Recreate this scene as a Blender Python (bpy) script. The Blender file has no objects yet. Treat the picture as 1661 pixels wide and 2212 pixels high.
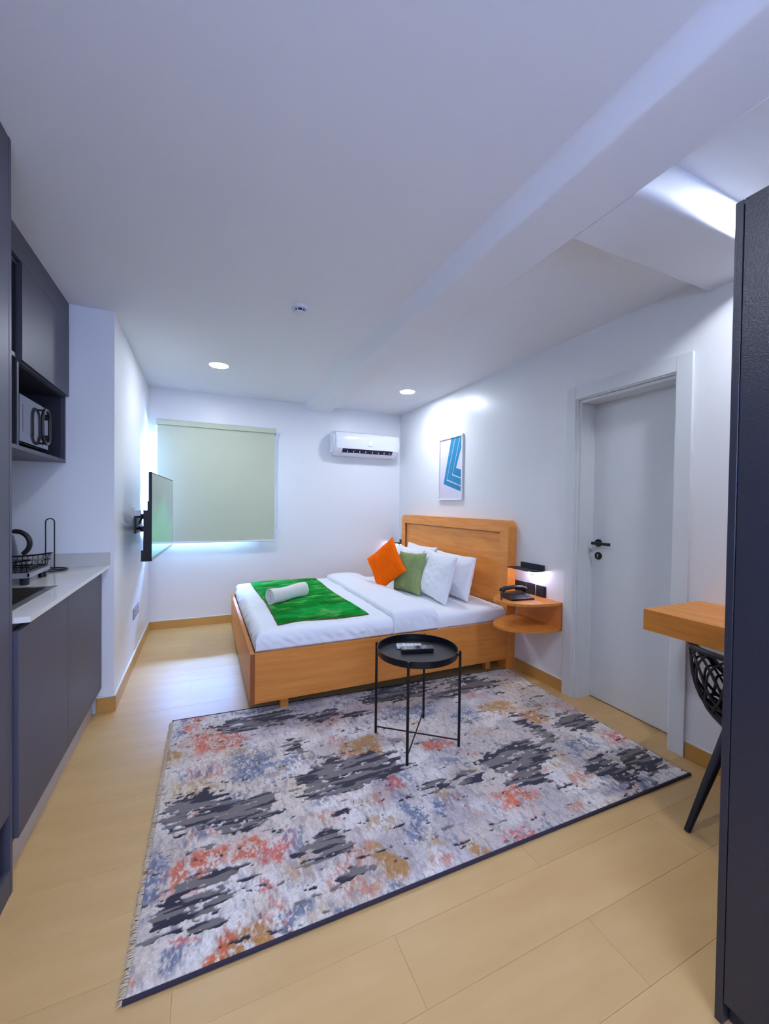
import bpy, bmesh, math, random
import numpy as np
from mathutils import Vector, Matrix, noise as mn
C = bpy.context.scene.collection
S = bpy.context.scene
PI = math.pi

# ------------------------------------------------------------ camera, world, exposure, large lights
cd = bpy.data.cameras.new('camera'); cam = bpy.data.objects.new('camera', cd); C.objects.link(cam)
_r = Vector((0.91251824, -0.40883594, 0.01279232)); _u = Vector((-0.00504935, 0.02001285, 0.99978697)); _f = Vector((0.40900485, 0.91238844, -0.01619773))
cam.matrix_world = Matrix(((_r.x, _u.x, -_f.x, 0), (_r.y, _u.y, -_f.y, 0), (_r.z, _u.z, -_f.z, 1.3133), (0, 0, 0, 1)))
cd.sensor_fit = 'HORIZONTAL'; cd.sensor_width = 36; cd.lens = 873.59/1661*36; cd.clip_start = .02
S.camera = cam
S.view_settings.view_transform = 'Standard'; S.view_settings.look = 'None'
S.view_settings.gamma = 1; S.view_settings.use_curve_mapping = False
S.view_settings.exposure = 0.30
W = bpy.data.worlds.new('daylight'); S.world = W; W.use_nodes = True
W.node_tree.nodes['Background'].inputs[0].default_value = (.25, .46, 1, 1)
W.node_tree.nodes['Background'].inputs[1].default_value = 700.0
LAMP = 205.0            # radiance of the ceiling downlights
LAMP_COL = (.82, .88, 1.0)

# room constants (metres)
XL, XR, YB, H, YF, XK, YR = -.507, 2.341, 4.754, 2.491, 2.995, -1.12, -1.6
WIN = (-.440, .44, .918, 2.04)     # window opening x0 x1 z0 z1
pl = bpy.data.lights.new('window_portal', 'AREA'); pl.shape = 'RECTANGLE'; pl.size = WIN[1]-WIN[0]; pl.size_y = WIN[3]-WIN[2]
po = bpy.data.objects.new('window_portal', pl); C.objects.link(po)
po.location = ((WIN[0]+WIN[1])/2, YB+.19, (WIN[2]+WIN[3])/2); po.rotation_euler = (-PI/2, 0, 0)
pl.cycles.is_portal = True
REAR_FILL = 13.0             # radiance of the added rear pane that cools the ceiling

# ------------------------------------------------------------ helpers
def lin(c):
    return tuple(((x/255)/12.92 if x/255 <= .04045 else ((x/255+.055)/1.055)**2.4) for x in c)
ORG = {}
def link(name, me, mat, parent=None, smooth=False):
    o = bpy.data.objects.new(name, me); C.objects.link(o)
    if mat: me.materials.append(mat)
    if smooth:
        for p in me.polygons: p.use_smooth = True
    if parent: 
        o.parent = parent; ORG[o] = ORG.get(parent, Vector((0,0,0)))
    return o
def obj(name, bm, mat, parent=None, smooth=False, auto=True):
    me = bpy.data.meshes.new(name)
    off = ORG.get(parent, Vector((0,0,0))) if parent else Vector((0,0,0))
    if off.length: bmesh.ops.translate(bm, vec=-off, verts=bm.verts)
    bmesh.ops.recalc_face_normals(bm, faces=bm.faces)
    bm.to_mesh(me); bm.free()
    o = link(name, me, mat, parent, smooth)
    if smooth and auto:
        me.set_sharp_from_angle(angle=math.radians(38))
        if len(me.vertices) < 20000:
            wnm = o.modifiers.new('weighted', 'WEIGHTED_NORMAL'); wnm.keep_sharp = True
    return o
def tag(o, label, cat, group=None):
    o['label'] = label; o['category'] = cat
    if group: o['group'] = group
    return o
def thing(name, label, cat, loc=(0,0,0), group=None):
    o = bpy.data.objects.new(name, None); C.objects.link(o); o.location = loc
    o.empty_display_size = .1; ORG[o] = Vector(loc)
    return tag(o, label, cat, group)
def struct(o, label=None):
    o['kind'] = 'structure'
    if label: o['label'] = label
    return o
def B(): return bmesh.new()
def box(bm, x0, x1, y0, y1, z0, z1, bev=0, seg=2):
    g = bmesh.ops.create_cube(bm, size=1)['verts']
    for v in g: v.co = Vector(((x0+x1)/2+v.co.x*(x1-x0), (y0+y1)/2+v.co.y*(y1-y0), (z0+z1)/2+v.co.z*(z1-z0)))
    if bev:
        es = {e for v in g for e in v.link_edges}
        bmesh.ops.bevel(bm, geom=list(es), offset=bev, segments=seg, affect='EDGES', profile=.5)
    return bm
def boxo(name, b, mat, parent=None, bev=0, seg=2):
    return obj(name, box(B(), *b, bev=bev, seg=seg), mat, parent, smooth=bool(bev))
def rings(bm, rs, closed=False, cap=True):
    vs = [[bm.verts.new(p) for p in r] for r in rs]
    n = len(vs[0]); m = len(vs)
    for i in range(m if closed else m-1):
        a, b = vs[i], vs[(i+1) % m]
        for j in range(n): bm.faces.new((a[j], a[(j+1) % n], b[(j+1) % n], b[j]))
    if cap and not closed:
        bm.faces.new(vs[0][::-1]); bm.faces.new(vs[-1])
def tube(bm, pts, r, seg=10, closed=False, cap=True):
    pts = [Vector(p) for p in pts]; n = len(pts)
    rr = r if isinstance(r, (list, tuple)) else [r]*n
    t0 = None; out = []; up = None
    for i, p in enumerate(pts):
        if closed: t = pts[(i+1) % n]-pts[i-1]
        else: t = pts[min(i+1, n-1)]-pts[max(i-1, 0)]
        t.normalize()
        if up is None:
            up = Vector((0,0,1)) if abs(t.z) < .9 else Vector((1,0,0))
        up = (up - t*up.dot(t)).normalized(); s = t.cross(up)
        out.append([p+(up*math.cos(a)+s*math.sin(a))*rr[i] for a in [2*PI*k/seg for k in range(seg)]])
    rings(bm, out, closed, cap)
def lathe(bm, prof, c=(0,0,0), seg=32, axis='z', cap=True):
    out = []
    for r, h in prof:
        ring = []
        for k in range(seg):
            a = 2*PI*k/seg; x, y = r*math.cos(a), r*math.sin(a)
            q = {'z': (x, y, h), 'x': (h, x, y), 'y': (y, h, x)}[axis]
            ring.append(Vector(c)+Vector(q))
        out.append(ring)
    rings(bm, out, cap=cap)
def prism(bm, poly, axis, a, b, bev=0):
    # poly: 2D points in the other two axes (order x,y,z)
    def P(q, h):
        if axis == 'x': return (h, q[0], q[1])
        if axis == 'y': return (q[0], h, q[1])
        return (q[0], q[1], h)
    v0 = [bm.verts.new(P(q, a)) for q in poly]; v1 = [bm.verts.new(P(q, b)) for q in poly]
    bm.faces.new(v0[::-1]); bm.faces.new(v1)
    for i in range(len(poly)): bm.faces.new((v0[i], v0[(i+1) % len(poly)], v1[(i+1) % len(poly)], v1[i]))
    if bev: bmesh.ops.bevel(bm, geom=list({e for v in v0+v1 for e in v.link_edges}), offset=bev, segments=2, affect='EDGES')
def rrect(x0, x1, y0, y1, r, n=6):
    pts = []
    for cx, cy, a0 in ((x1-r, y1-r, 0), (x0+r, y1-r, 90), (x0+r, y0+r, 180), (x1-r, y0+r, 270)):
        for k in range(n+1):
            a = math.radians(a0+90*k/n); pts.append((cx+r*math.cos(a), cy+r*math.sin(a)))
    return pts
def text(name, s, size, mat, parent, M, ext=.0006):
    cu = bpy.data.curves.new(name, 'FONT'); cu.body = s; cu.size = size; cu.extrude = ext; cu.align_x = 'CENTER'; cu.align_y = 'CENTER'
    t = bpy.data.objects.new('tmp', cu); C.objects.link(t)
    bpy.context.view_layer.update()
    me = bpy.data.meshes.new_from_object(t.evaluated_get(bpy.context.evaluated_depsgraph_get()))
    bpy.data.objects.remove(t); me.transform(Matrix.Translation(-ORG.get(parent, Vector((0,0,0)))) @ M)
    return link(name, me, mat, parent)
# numpy value noise
def vn(X, Y, seed, oct=1):
    out = np.zeros_like(X); amp = 1; tot = 0
    for o in range(oct):
        xi = np.floor(X).astype(np.int64); yi = np.floor(Y).astype(np.int64); fx = X-xi; fy = Y-yi
        fx = fx*fx*(3-2*fx); fy = fy*fy*(3-2*fy)
        def h(a, b):
            n = (a*374761393 + b*668265263 + seed*1442695041) & 0x7fffffff
            n = ((n ^ (n >> 13))*1274126177) & 0x7fffffff
            n = (n ^ (n >> 16)) & 0xffffff
            return n/0xffffff
        v = (h(xi, yi)*(1-fx)+h(xi+1, yi)*fx)*(1-fy)+(h(xi, yi+1)*(1-fx)+h(xi+1, yi+1)*fx)*fy
        out += v*amp; tot += amp; amp *= .5; X = X*2.03+7.1; Y = Y*2.03+3.7; seed += 11
    return out/tot
def gridmesh(name, P, mat, parent=None, col=None, thick=0):
    n, m = P.shape[:2]; me = bpy.data.meshes.new(name)
    co = P.reshape(-1, 3).astype(np.float32)
    off = ORG.get(parent, Vector((0,0,0))) if parent else Vector((0,0,0))
    co = co-np.array(off, dtype=np.float32)
    me.vertices.add(n*m); me.vertices.foreach_set('co', co.ravel())
    i, j = np.meshgrid(np.arange(n-1), np.arange(m-1), indexing='ij'); a = (i*m+j).ravel()
    q = np.stack([a, a+m, a+m+1, a+1], 1).astype(np.int32)
    me.loops.add(q.size); me.loops.foreach_set('vertex_index', q.ravel())
    me.polygons.add(len(q)); me.polygons.foreach_set('loop_start', np.arange(0, q.size, 4, dtype=np.int32))
    me.update(calc_edges=True); me.polygons.foreach_set('use_smooth', np.ones(len(q), dtype=bool))
    if col is not None:
        at = me.color_attributes.new('Col', 'FLOAT_COLOR', 'POINT')
        cc = np.ones((n*m, 4), np.float32); cc[:, :3] = col.reshape(-1, 3); at.data.foreach_set('color', cc.ravel())
    o = link(name, me, mat, parent)
    if thick:
        s = o.modifiers.new('solid', 'SOLIDIFY'); s.thickness = thick; s.offset = -1
    return o

# ------------------------------------------------------------ materials
def mat(name, col, rough=.5, metal=0, var=0, vscale=6, bump=0, bscale=60, coat=0, spec=.5, emit=None, estr=0, sheen=0, stretch=(1,1,1), col2=None, trans=0, detail=3):
    m = bpy.data.materials.new(name); m.use_nodes = True; t = m.node_tree; n = t.nodes; b = n['Principled BSDF']
    c = lin(col) if max(col) > 1 else col
    b.inputs['Base Color'].default_value = (*c, 1); b.inputs['Roughness'].default_value = rough
    b.inputs['Metallic'].default_value = metal; b.inputs['Specular IOR Level'].default_value = spec
    if coat: b.inputs['Coat Weight'].default_value = coat; b.inputs['Coat Roughness'].default_value = .08
    if sheen: b.inputs['Sheen Weight'].default_value = sheen
    if emit: b.inputs['Emission Color'].default_value = (*emit, 1); b.inputs['Emission Strength'].default_value = estr
    tc = n.new('ShaderNodeTexCoord'); mp = n.new('ShaderNodeMapping'); mp.inputs['Scale'].default_value = stretch
    t.links.new(tc.outputs['Object'], mp.inputs['Vector'])
    if var or col2:
        nz = n.new('ShaderNodeTexNoise'); nz.inputs['Scale'].default_value = vscale; nz.inputs['Detail'].default_value = detail
        t.links.new(mp.outputs[0], nz.inputs['Vector'])
        cr = n.new('ShaderNodeValToRGB'); cr.color_ramp.elements[0].position = .3; cr.color_ramp.elements[1].position = .7
        c2 = (lin(col2) if max(col2) > 1 else col2) if col2 else tuple(x*(1-var) for x in c)
        c1 = c if col2 else tuple(min(1, x*(1+var)) for x in c)
        cr.color_ramp.elements[0].color = (*c2, 1); cr.color_ramp.elements[1].color = (*c1, 1)
        t.links.new(nz.outputs['Fac'], cr.inputs[0]); t.links.new(cr.outputs[0], b.inputs['Base Color'])
    if bump:
        n2 = n.new('ShaderNodeTexNoise'); n2.inputs['Scale'].default_value = bscale; n2.inputs['Detail'].default_value = 4
        t.links.new(mp.outputs[0], n2.inputs['Vector'])
        bp = n.new('ShaderNodeBump'); bp.inputs['Strength'].default_value = bump; bp.inputs['Distance'].default_value = .004
        t.links.new(n2.outputs['Fac'], bp.inputs['Height']); t.links.new(bp.outputs[0], b.inputs['Normal'])
    return m
def wood(name, c1, c2, stretch, rough=.42, scale=3.5):
    m = mat(name, c1, rough, stretch=stretch, col2=c2, vscale=scale, detail=8, spec=.4)
    t = m.node_tree; n = t.nodes; b = n['Principled BSDF']
    nz = [x for x in n if x.bl_idname == 'ShaderNodeTexNoise'][0]; nz.inputs['Distortion'].default_value = .6
    bp = n.new('ShaderNodeBump'); bp.inputs['Strength'].default_value = .06; bp.inputs['Distance'].default_value = .002
    t.links.new(nz.outputs['Fac'], bp.inputs['Height']); t.links.new(bp.outputs[0], b.inputs['Normal'])
    return m
M_wall = mat('wall_paint', (236,237,240), .32, bump=.05, bscale=14, spec=.35)
M_ceil = mat('ceiling_paint', (236,238,244), .6, bump=.04, bscale=9)
M_trim = mat('white_lacquer', (222,226,228), .4)
M_caulk = mat('white_caulk', (232,232,232), .5)
M_tile = []
for k in range(4):
    f = (1, .985, 1.01, .995)[k]
    M_tile.append(mat('floor_tile_%d' % k, tuple(min(250, x*f) for x in (208,171,116)), .36, col2=tuple(x*f for x in (198,159,103)), vscale=2.2, stretch=(1.0,5,1), detail=6, bump=.03, bscale=30, spec=.45))
M_grout = mat('grout', (186,154,108), .8)
M_base = mat('skirting_tile', (196,146,76), .35, var=.06, vscale=3)
WB, WD = (226,146,68), (210,128,52)
M_woodX = wood('beech_grain_x', WB, WD, (.9, 9, 14))
M_woodY = wood('beech_grain_y', WB, WD, (14, .9, 14))
M_woodH = wood('headboard_grain', (246,164,80), (230,142,60), (14, .9, 9))
M_woodE = mat('beech_edge_and_shadow', (150,82,30), .5, var=.1, vscale=30)  # footboard end grain, also the painted shadow line of the headboard
M_desk = wood('desk_beech', (228,152,66), (206,126,46), (12, .8, 12))
M_grey = mat('graphite_laminate', (77,77,91), .46, bump=.02, bscale=200, spec=.38)
M_grey2 = mat('graphite_laminate_dark', (68,69,84), .4, bump=.02, bscale=200)
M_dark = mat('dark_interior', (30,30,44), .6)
M_plinth = mat('aluminium_plinth', (190,186,190), .4, metal=.3)
M_ward = mat('midnight_laminate', (46,47,58), .34, bump=.25, bscale=260, var=.12, vscale=220)
M_quartz = mat('white_quartz', (232,228,222), .12, var=.03, vscale=2.2, stretch=(1,.4,1), coat=.4)
M_splash = mat('quartz_splash', (206,204,196), .2, var=.03)
M_steel = mat('brushed_steel', (170,166,160), .28, metal=1)
M_black = mat('black_metal', (13,12,19), .36, metal=.2, spec=.5)
M_blackp = mat('black_plastic', (20,20,26), .35)
M_blackm = mat('matt_black_plate', (38,36,44), .55)
M_chair = mat('black_polypropylene', (24,22,32), .42)
M_white = mat('gloss_white_plastic', (236,238,244), .12, coat=.5)
M_whitem = mat('matt_white_plastic', (225,226,232), .45)
M_sheet = mat('white_percale', (236,238,243), .85, bump=.08, bscale=40, sheen=.2)
M_duvet = mat('white_duvet', (236,239,245), .85, bump=.08, bscale=30, sheen=.2)
M_towel = mat('white_terry', (236,232,226), .95, bump=.6, bscale=260, sheen=.3)
M_orange = mat('orange_corduroy', (255,108,0), .9, var=.08, vscale=8, spec=.15)
M_green = mat('sage_corduroy', (146,160,106), .9, var=.15, vscale=9, spec=.2)
M_blind = mat('ecru_blind', (192,198,174), .7, bump=.1, bscale=300, var=.02, vscale=3)
M_blindback = M_blind
M_paper = mat('art_paper', (220,214,230), .6)
M_blue = mat('art_blue', (24,134,180), .5)
M_glow = mat('lamp_diffuser', (255,255,255), .5, emit=LAMP_COL, estr=LAMP)
M_rearfill = mat('rear_fill_glow', (230,236,245), .6, emit=(.37,.52,1.0), estr=REAR_FILL)  # glow of the added fill pane behind the camera
M_bulb = mat('reading_bulb', (255,255,255), .3, emit=(.80,.72,1.0), estr=110)
M_digit = mat('lit_digits', (255,255,255), .5, emit=(.85,.93,1), estr=2.2)
M_slot = mat('dark_slot', (34,30,70), .5)
M_socket = mat('grey_socket', (150,152,162), .35)
M_mwglass = mat('mirror_glass', (90,92,100), .08, metal=.55, coat=.6)
M_red = mat('red_button', (225,70,60), .4)
M_key = mat('grey_keys', (175,178,186), .5)
M_lcd = mat('lcd', (150,162,160), .3)
M_kettle = mat('kettle_body', (92,100,116), .3, metal=.4)
M_bind = mat('rug_binding', (50,42,58), .9, bump=.5, bscale=200)
M_fringe = mat('rug_fringe', (214,196,168), .95)
M_fname = mat('grey_wordmark', (110,112,124), .5)

def glass_mat():
    m = bpy.data.materials.new('window_glass'); m.use_nodes = True; t = m.node_tree; n = t.nodes
    n.remove(n['Principled BSDF']); o = n['Material Output']
    tr = n.new('ShaderNodeBsdfTransparent'); gl = n.new('ShaderNodeBsdfGlossy'); gl.inputs['Roughness'].default_value = .02
    mx = n.new('ShaderNodeMixShader'); fr = n.new('ShaderNodeFresnel'); fr.inputs[0].default_value = 1.45
    t.links.new(fr.outputs[0], mx.inputs[0]); t.links.new(tr.outputs[0], mx.inputs[1]); t.links.new(gl.outputs[0], mx.inputs[2]); t.links.new(mx.outputs[0], o.inputs[0])
    return m
M_glass = glass_mat()
def vcol_mat(name, rough=.95, bump=0, bscale=300, sheen=.2, spec=.3):
    m = mat(name, (200,200,200), rough, bump=bump, bscale=bscale, sheen=sheen, spec=spec); t = m.node_tree
    a = t.nodes.new('ShaderNodeVertexColor'); a.layer_name = 'Col'
    t.links.new(a.outputs[0], t.nodes['Principled BSDF'].inputs['Base Color']); return m
M_rug = vcol_mat('rug_pile', bump=.5, bscale=350)
M_throw = vcol_mat('green_fleece', bump=.5, bscale=220, sheen=0, spec=.12)
def screen_mat():
    m = mat('tv_screen', (8,9,12), .04, coat=1.0, spec=.9); t = m.node_tree; n = t.nodes; b = n['Principled BSDF']
    tc = n.new('ShaderNodeTexCoord'); mp = n.new('ShaderNodeMapping'); mp.inputs['Location'].default_value = (0, .6, -.05)
    t.links.new(tc.outputs['Object'], mp.inputs[0])
    sn = n.new('ShaderNodeVectorMath'); sn.operation = 'SNAP'; sn.inputs[1].default_value = (.08, .08, .03)
    t.links.new(mp.outputs[0], sn.inputs[0])
    nz = n.new('ShaderNodeTexNoise'); nz.inputs['Scale'].default_value = 2.6; t.links.new(sn.outputs[0], nz.inputs['Vector'])
    sp = n.new('ShaderNodeSeparateXYZ'); t.links.new(sn.outputs[0], sp.inputs[0])
    # broad green shape of the picture: wide at the bottom, narrowing to the top
    a = n.new('ShaderNodeMath'); a.operation = 'MULTIPLY_ADD'; a.inputs[1].default_value = -1.5; a.inputs[2].default_value = .62; t.links.new(sp.outputs[2], a.inputs[0])
    c = n.new('ShaderNodeMath'); c.operation = 'ADD'; t.links.new(a.outputs[0], c.inputs[0]); t.links.new(nz.outputs['Fac'], c.inputs[1])
    cr = n.new('ShaderNodeValToRGB'); e = cr.color_ramp.elements; cr.color_ramp.interpolation = 'LINEAR'
    e[0].position = .52; e[0].color = (.02, .035, .05, 1); e[1].position = .86; e[1].color = (.0, .36, .16, 1)
    t.links.new(c.outputs[0], cr.inputs[0]); t.links.new(cr.outputs[0], b.inputs['Emission Color']); b.inputs['Emission Strength'].default_value = .75
    return m
M_screen = screen_mat()

# ------------------------------------------------------------ the room
T = .12
fl = struct(boxo('floor', (XK-T, XR+.35, YR-T, YB+T, -.06, -.003), M_grout), 'pale oak-look porcelain plank floor')
rng = random.Random(4)
row = 0; TW, TL = .2, 1.2
y = 1.09-.2*14
tm = {}
while y < YB:
    par = round((y-1.09)/.2) % 3
    par = {0: -.07, 2: .54, 1: 1.15-1.2+.0}[par] if True else 0
    k0 = -.07 if round((y-1.09)/.2) % 2 == 0 else .54
    x = k0-2.4
    while x < XR+.25:
        x0, x1, y0, y1 = max(x, XK), min(x+TL, XR+.2), max(y, YR), min(y+TW, YB)
        if x1-x0 > .02 and y1-y0 > .02:
            g = .0003
            key = (round(x1-x0, 3), round(y1-y0, 3), rng.randrange(4))
            if key not in tm:
                bm = box(B(), 0, x1-x0-2*g, 0, y1-y0-2*g, -.02, 0, bev=.0004, seg=1)
                me = bpy.data.meshes.new('floor_tile'); bm.to_mesh(me); bm.free(); me.materials.append(M_tile[key[2]]); tm[key] = me
            o = bpy.data.objects.new('floor_tile', tm[key]); C.objects.link(o); o.parent = fl
            o.location = (x0+g, y0+g, rng.uniform(-.0003, 0))
        x += TL
    y += TW
w = B(); box(w, XL-.0, WIN[0], YB, YB+T+.1, 0, H); box(w, WIN[1], XR, YB, YB+T+.1, 0, H)
box(w, WIN[0], WIN[1], YB, YB+T+.1, 0, WIN[2]); box(w, WIN[0], WIN[1], YB, YB+T+.1, WIN[3], H)
struct(obj('wall_back', w, M_wall), 'white back wall with the window')
w = B(); prism(w, [(XL, YF), (XL, YB+T+.1), (XK-T, YB+T+.1), (XK-T, YF)], 'z', 0, H)
struct(obj('wall_left', w, M_wall), 'white left wall carrying the television')
struct(boxo('wall_kitchen', (XK-T, XK, YR, YF, 0, H), M_wall), 'white wall behind the kitchen units')
w = B(); box(w, XK-T, -.3, YR-T, YR, 0, H+.2); box(w, .9, XR+.3, YR-T, YR, 0, H+.2); box(w, -.3, .9, YR-T, YR, 0, 1.0); box(w, -.3, .9, YR-T, YR, 2.1, H+.2)
struct(obj('wall_rear', w, M_wall), 'white wall behind the camera')
w2 = struct(thing('rear_fill_light', '', ''), 'added window-shaped fill light behind the viewpoint'); del w2['category']  # invented, unseen: framed glowing pane that gives the ceiling cool fill
f = B(); box(f, -.3, -.26, YR-.045, YR-.005, 1.0, 2.1); box(f, .86, .9, YR-.045, YR-.005, 1.0, 2.1); box(f, -.26, .86, YR-.045, YR-.005, 1.0, 1.04); box(f, -.26, .86, YR-.045, YR-.005, 2.06, 2.1)
obj('window_frame', f, M_whitem, w2); boxo('fill_pane', (-.26, .86, YR-.034, YR-.024, 1.04, 2.06), M_rearfill, w2)
struct(boxo('rear_sky_blocker', (-.32, .92, YR-T-.02, YR-T, .98, 2.12), M_trim), 'added board keeping sky light out behind the rear fill light')  # unseen blocker, added to seal the rear opening against world light
struct(boxo('door_light_blocker', (XR+.27, XR+.35, 1.0, 2.3, 0, H), M_wall), 'added wall stopping light leaking in under the door')  # unseen, added so the world does not shine under the door
DY0, DY1, DZ = 1.345, 2.012, 2.07
w = B(); box(w, XR, XR+.26, YR, DY0, 0, H+.09); box(w, XR, XR+.26, DY1, YB+T+.1, 0, H+.09); box(w, XR, XR+.26, DY0, DY1, DZ, H+.09)
struct(obj('wall_right', w, M_wall), 'white right wall with the door')
# ceiling: flat slab left and far right, raised bay near right, beams as parts
cl = B(); box(cl, XK-T, 1.15, YR-T, YB+T+.1, H, H+.1); box(cl, 1.15, XR+.26, 1.22, YB+T+.1, H, H+.1); box(cl, 1.15, XR+.3, YR-T, 1.22, H+.075, H+.17)
ceil = struct(obj('ceiling', cl, M_ceil), 'pale plastered ceiling')
bm = B(); prof = [(1.06, H+.01)]
ZB = 2.425
for k in range(9):
    t = k/8; prof.append((1.06+.075*t, H-(H-ZB)*(t*t*(3-2*t))))
prof += [(1.16, ZB-.001), (1.38, ZB-.001), (1.386, ZB+.002), (1.39, H+.08)]
prism(bm, prof, 'y', YR, YB)
obj('beam', bm, M_ceil, ceil, smooth=True)
bm = B(); prof = [(.935, H+.08), (.935, ZB+.05), (.939, ZB+.025), (.950, ZB+.008), (.97, ZB), (1.225, ZB), (1.235, ZB+.008), (1.24, H+.04)]
prism(bm, prof, 'x', 1.388, XR)
obj('beam', bm, M_ceil, ceil, smooth=True)
# soft plaster cove along the top of the right wall
# skirting
def skirt(name, b, cb):
    o = struct(boxo(name, b, M_base, bev=.0015, seg=1), 'tan tile skirting'); boxo('caulk_line', cb, M_caulk, o, bev=.002, seg=1)
skirt('baseboard_back', (XL, XR, YB-.012, YB, 0, .085), (XL, XR, YB-.011, YB, .085, .092))
skirt('baseboard_left', (XL, XL+.011, YF-.011, YB-.012, 0, .095), (XL, XL+.010, YF-.01, YB-.012, .095, .103))
skirt('baseboard_return', (-.60, XL+.011, YF-.012, YF, 0, .095), (-.60, XL+.011, YF-.011, YF, .095, .103))
skirt('baseboard_right', (XR-.012, XR, 2.078, 2.56, 0, .085), (XR-.011, XR, 2.078, 2.56, .085, .092))
skirt('baseboard_desk', (XR-.012, XR, .60, 1.279, 0, .085), (XR-.011, XR, .60, 1.279, .085, .092))
# door
d = struct(thing('door_1', '', ''), 'white flush door in a deep white frame beside the bed'); del d['category']
boxo('door_leaf', (XR+.135, XR+.175, DY0+.01, DY1-.035, .006, DZ-.035), M_trim, d, bev=.002)
fr = B()
for a in ((2.004, 2.077),):
    box(fr, XR-.02, XR, a[0], a[1], 0, 2.139, bev=.003)
box(fr, XR-.02, XR, 1.280, 1.360, 0, 2.139, bev=.003)
box(fr, XR-.0198, XR, 1.36, 2.004, 2.055, 2.1388, bev=.003)
obj('architrave', fr, M_trim, d, smooth=True)
jb = B()
box(jb, XR-.012, XR+.02, 1.990, 2.008, 0, 2.058, bev=.002); box(jb, XR+.004, XR+.135, 1.972, 2.003, 0, 2.045, bev=.002)
box(jb, XR-.012, XR+.02, 1.350, 1.366, 0, 2.058, bev=.002); box(jb, XR+.004, XR+.135, 1.350, 1.376, 0, 2.045, bev=.002)
box(jb, XR-.012, XR+.02, 1.366, 1.990, 2.046, 2.058, bev=.002); box(jb, XR+.004, XR+.135, 1.376, 1.972, 2.026, 2.045, bev=.002)
box(jb, XR+.135, XR+.20, 1.978, 2.011, 0, 2.06); box(jb, XR+.135, XR+.20, 1.346, 1.354, 0, 2.06); box(jb, XR+.135, XR+.2, 1.354, 1.978, 2.036, 2.06)
obj('door_frame', jb, M_trim, d, smooth=True)
XD = XR+.135
hb = B(); lathe(hb, [(.0, -.012), (.024, -.012), (.026, -.009), (.026, 0)], (XD, 1.925, 1.075), 28, 'x')
lathe(hb, [(.009, -.055), (.009, -.012)], (XD, 1.925, 1.075), 16, 'x')
box(hb, XD-.062, XD-.048, 1.80, 1.938, 1.065, 1.085, bev=.004)
obj('door_handle', hb, M_black, d, smooth=True)
kb = B(); lathe(kb, [(.0, -.008), (.024, -.008), (.026, -.006), (.026, 0)], (XD, 1.925, .987), 28, 'x'); ko = obj('keyhole_plate', kb, M_black, d, smooth=True)
kb = B(); lathe(kb, [(.0, -.011), (.0075, -.011), (.0075, -.007)], (XD, 1.925, .992), 16, 'x'); box(kb, XD-.0105, XD-.007, 1.9215, 1.9285, .974, .992, bev=.001); obj('key_cylinder', kb, M_steel, ko, smooth=True)
# window
wn = struct(thing('window_1', '', ''), 'white framed window hidden behind the roller blind'); del wn['category']
x0, x1, z0, z1 = WIN
f = B(); yy = (YB+.10, YB+.15)
box(f, x0, x0+.04, *yy, z0, z1, bev=.004); box(f, x1-.04, x1, *yy, z0, z1, bev=.004); box(f, x0+.04, x1-.04, *yy, z0, z0+.04, bev=.004); box(f, x0+.04, x1-.04, *yy, z1-.04, z1, bev=.004); box(f, (x0+x1)/2-.025, (x0+x1)/2+.025, *yy, z0+.04, z1-.04, bev=.004)
obj('window_frame', f, M_whitem, wn, smooth=True)
boxo('pane', (x0+.04, (x0+x1)/2-.025, YB+.122, YB+.128, z0+.04, z1-.04), M_glass, wn)
boxo('pane', ((x0+x1)/2+.025, x1-.04, YB+.122, YB+.128, z0+.04, z1-.04), M_glass, wn)

# ------------------------------------------------------------ ceiling fittings
def downlight(x, y, zc, label, seen=True):
    t = thing('ceiling_light', label, 'ceiling light', (x, y, zc), 'recessed ceiling downlights')
    b = B(); lathe(b, [(.074, -.001), (.075, -.004), (.082, -.005), (.086, -.003), (.087, 0)], (x, y, zc), 40, cap=False); obj('rim', b, M_white, t, smooth=True)
    b = B(); lathe(b, [(.0, -.0032), (.075, -.003), (.0755, -.0005)], (x, y, zc), 40); obj('diffuser', b, M_glow, t)
downlight(.116, 3.749, H, 'round lit downlight in the ceiling between smoke detector and window')
downlight(1.917, 3.737, H, 'round lit downlight in the ceiling between the beam and the framed picture')
downlight(.0, .86, H, 'round lit downlight in the ceiling over the room entrance, above the photo edge')
downlight(1.97, .72, H+.075, 'round lit downlight in the raised ceiling bay beyond the dark wardrobe')
downlight(0, -1.0, H, 'round lit downlight in the ceiling behind the viewpoint')
t = thing('smoke_detector', 'small round white smoke detector on the ceiling', 'smoke detector', (.52, 2.43, H))
c = (.52, 2.43, H)
b = B(); lathe(b, [(.046, 0), (.046, -.016), (.044, -.019), (.0, -.019)], c, 36); obj('base', b, M_whitem, t, smooth=True)
b = B(); lathe(b, [(.027, -.018), (.027, -.034), (.0, -.034)], c, 28); obj('sensing_chamber', b, M_slot, t, smooth=True)
b = B()
for k in range(8):
    a = 2*PI*k/8+.2; tube(b, [(c[0]+.043*math.cos(a), c[1]+.043*math.sin(a), H-.017), (c[0]+.033*math.cos(a), c[1]+.033*math.sin(a), H-.036)], .0028, 6)
lathe(b, [(.034, -.033), (.034, -.040), (.028, -.044), (.0, -.045)], c, 28); obj('cage', b, M_whitem, t, smooth=True)

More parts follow.
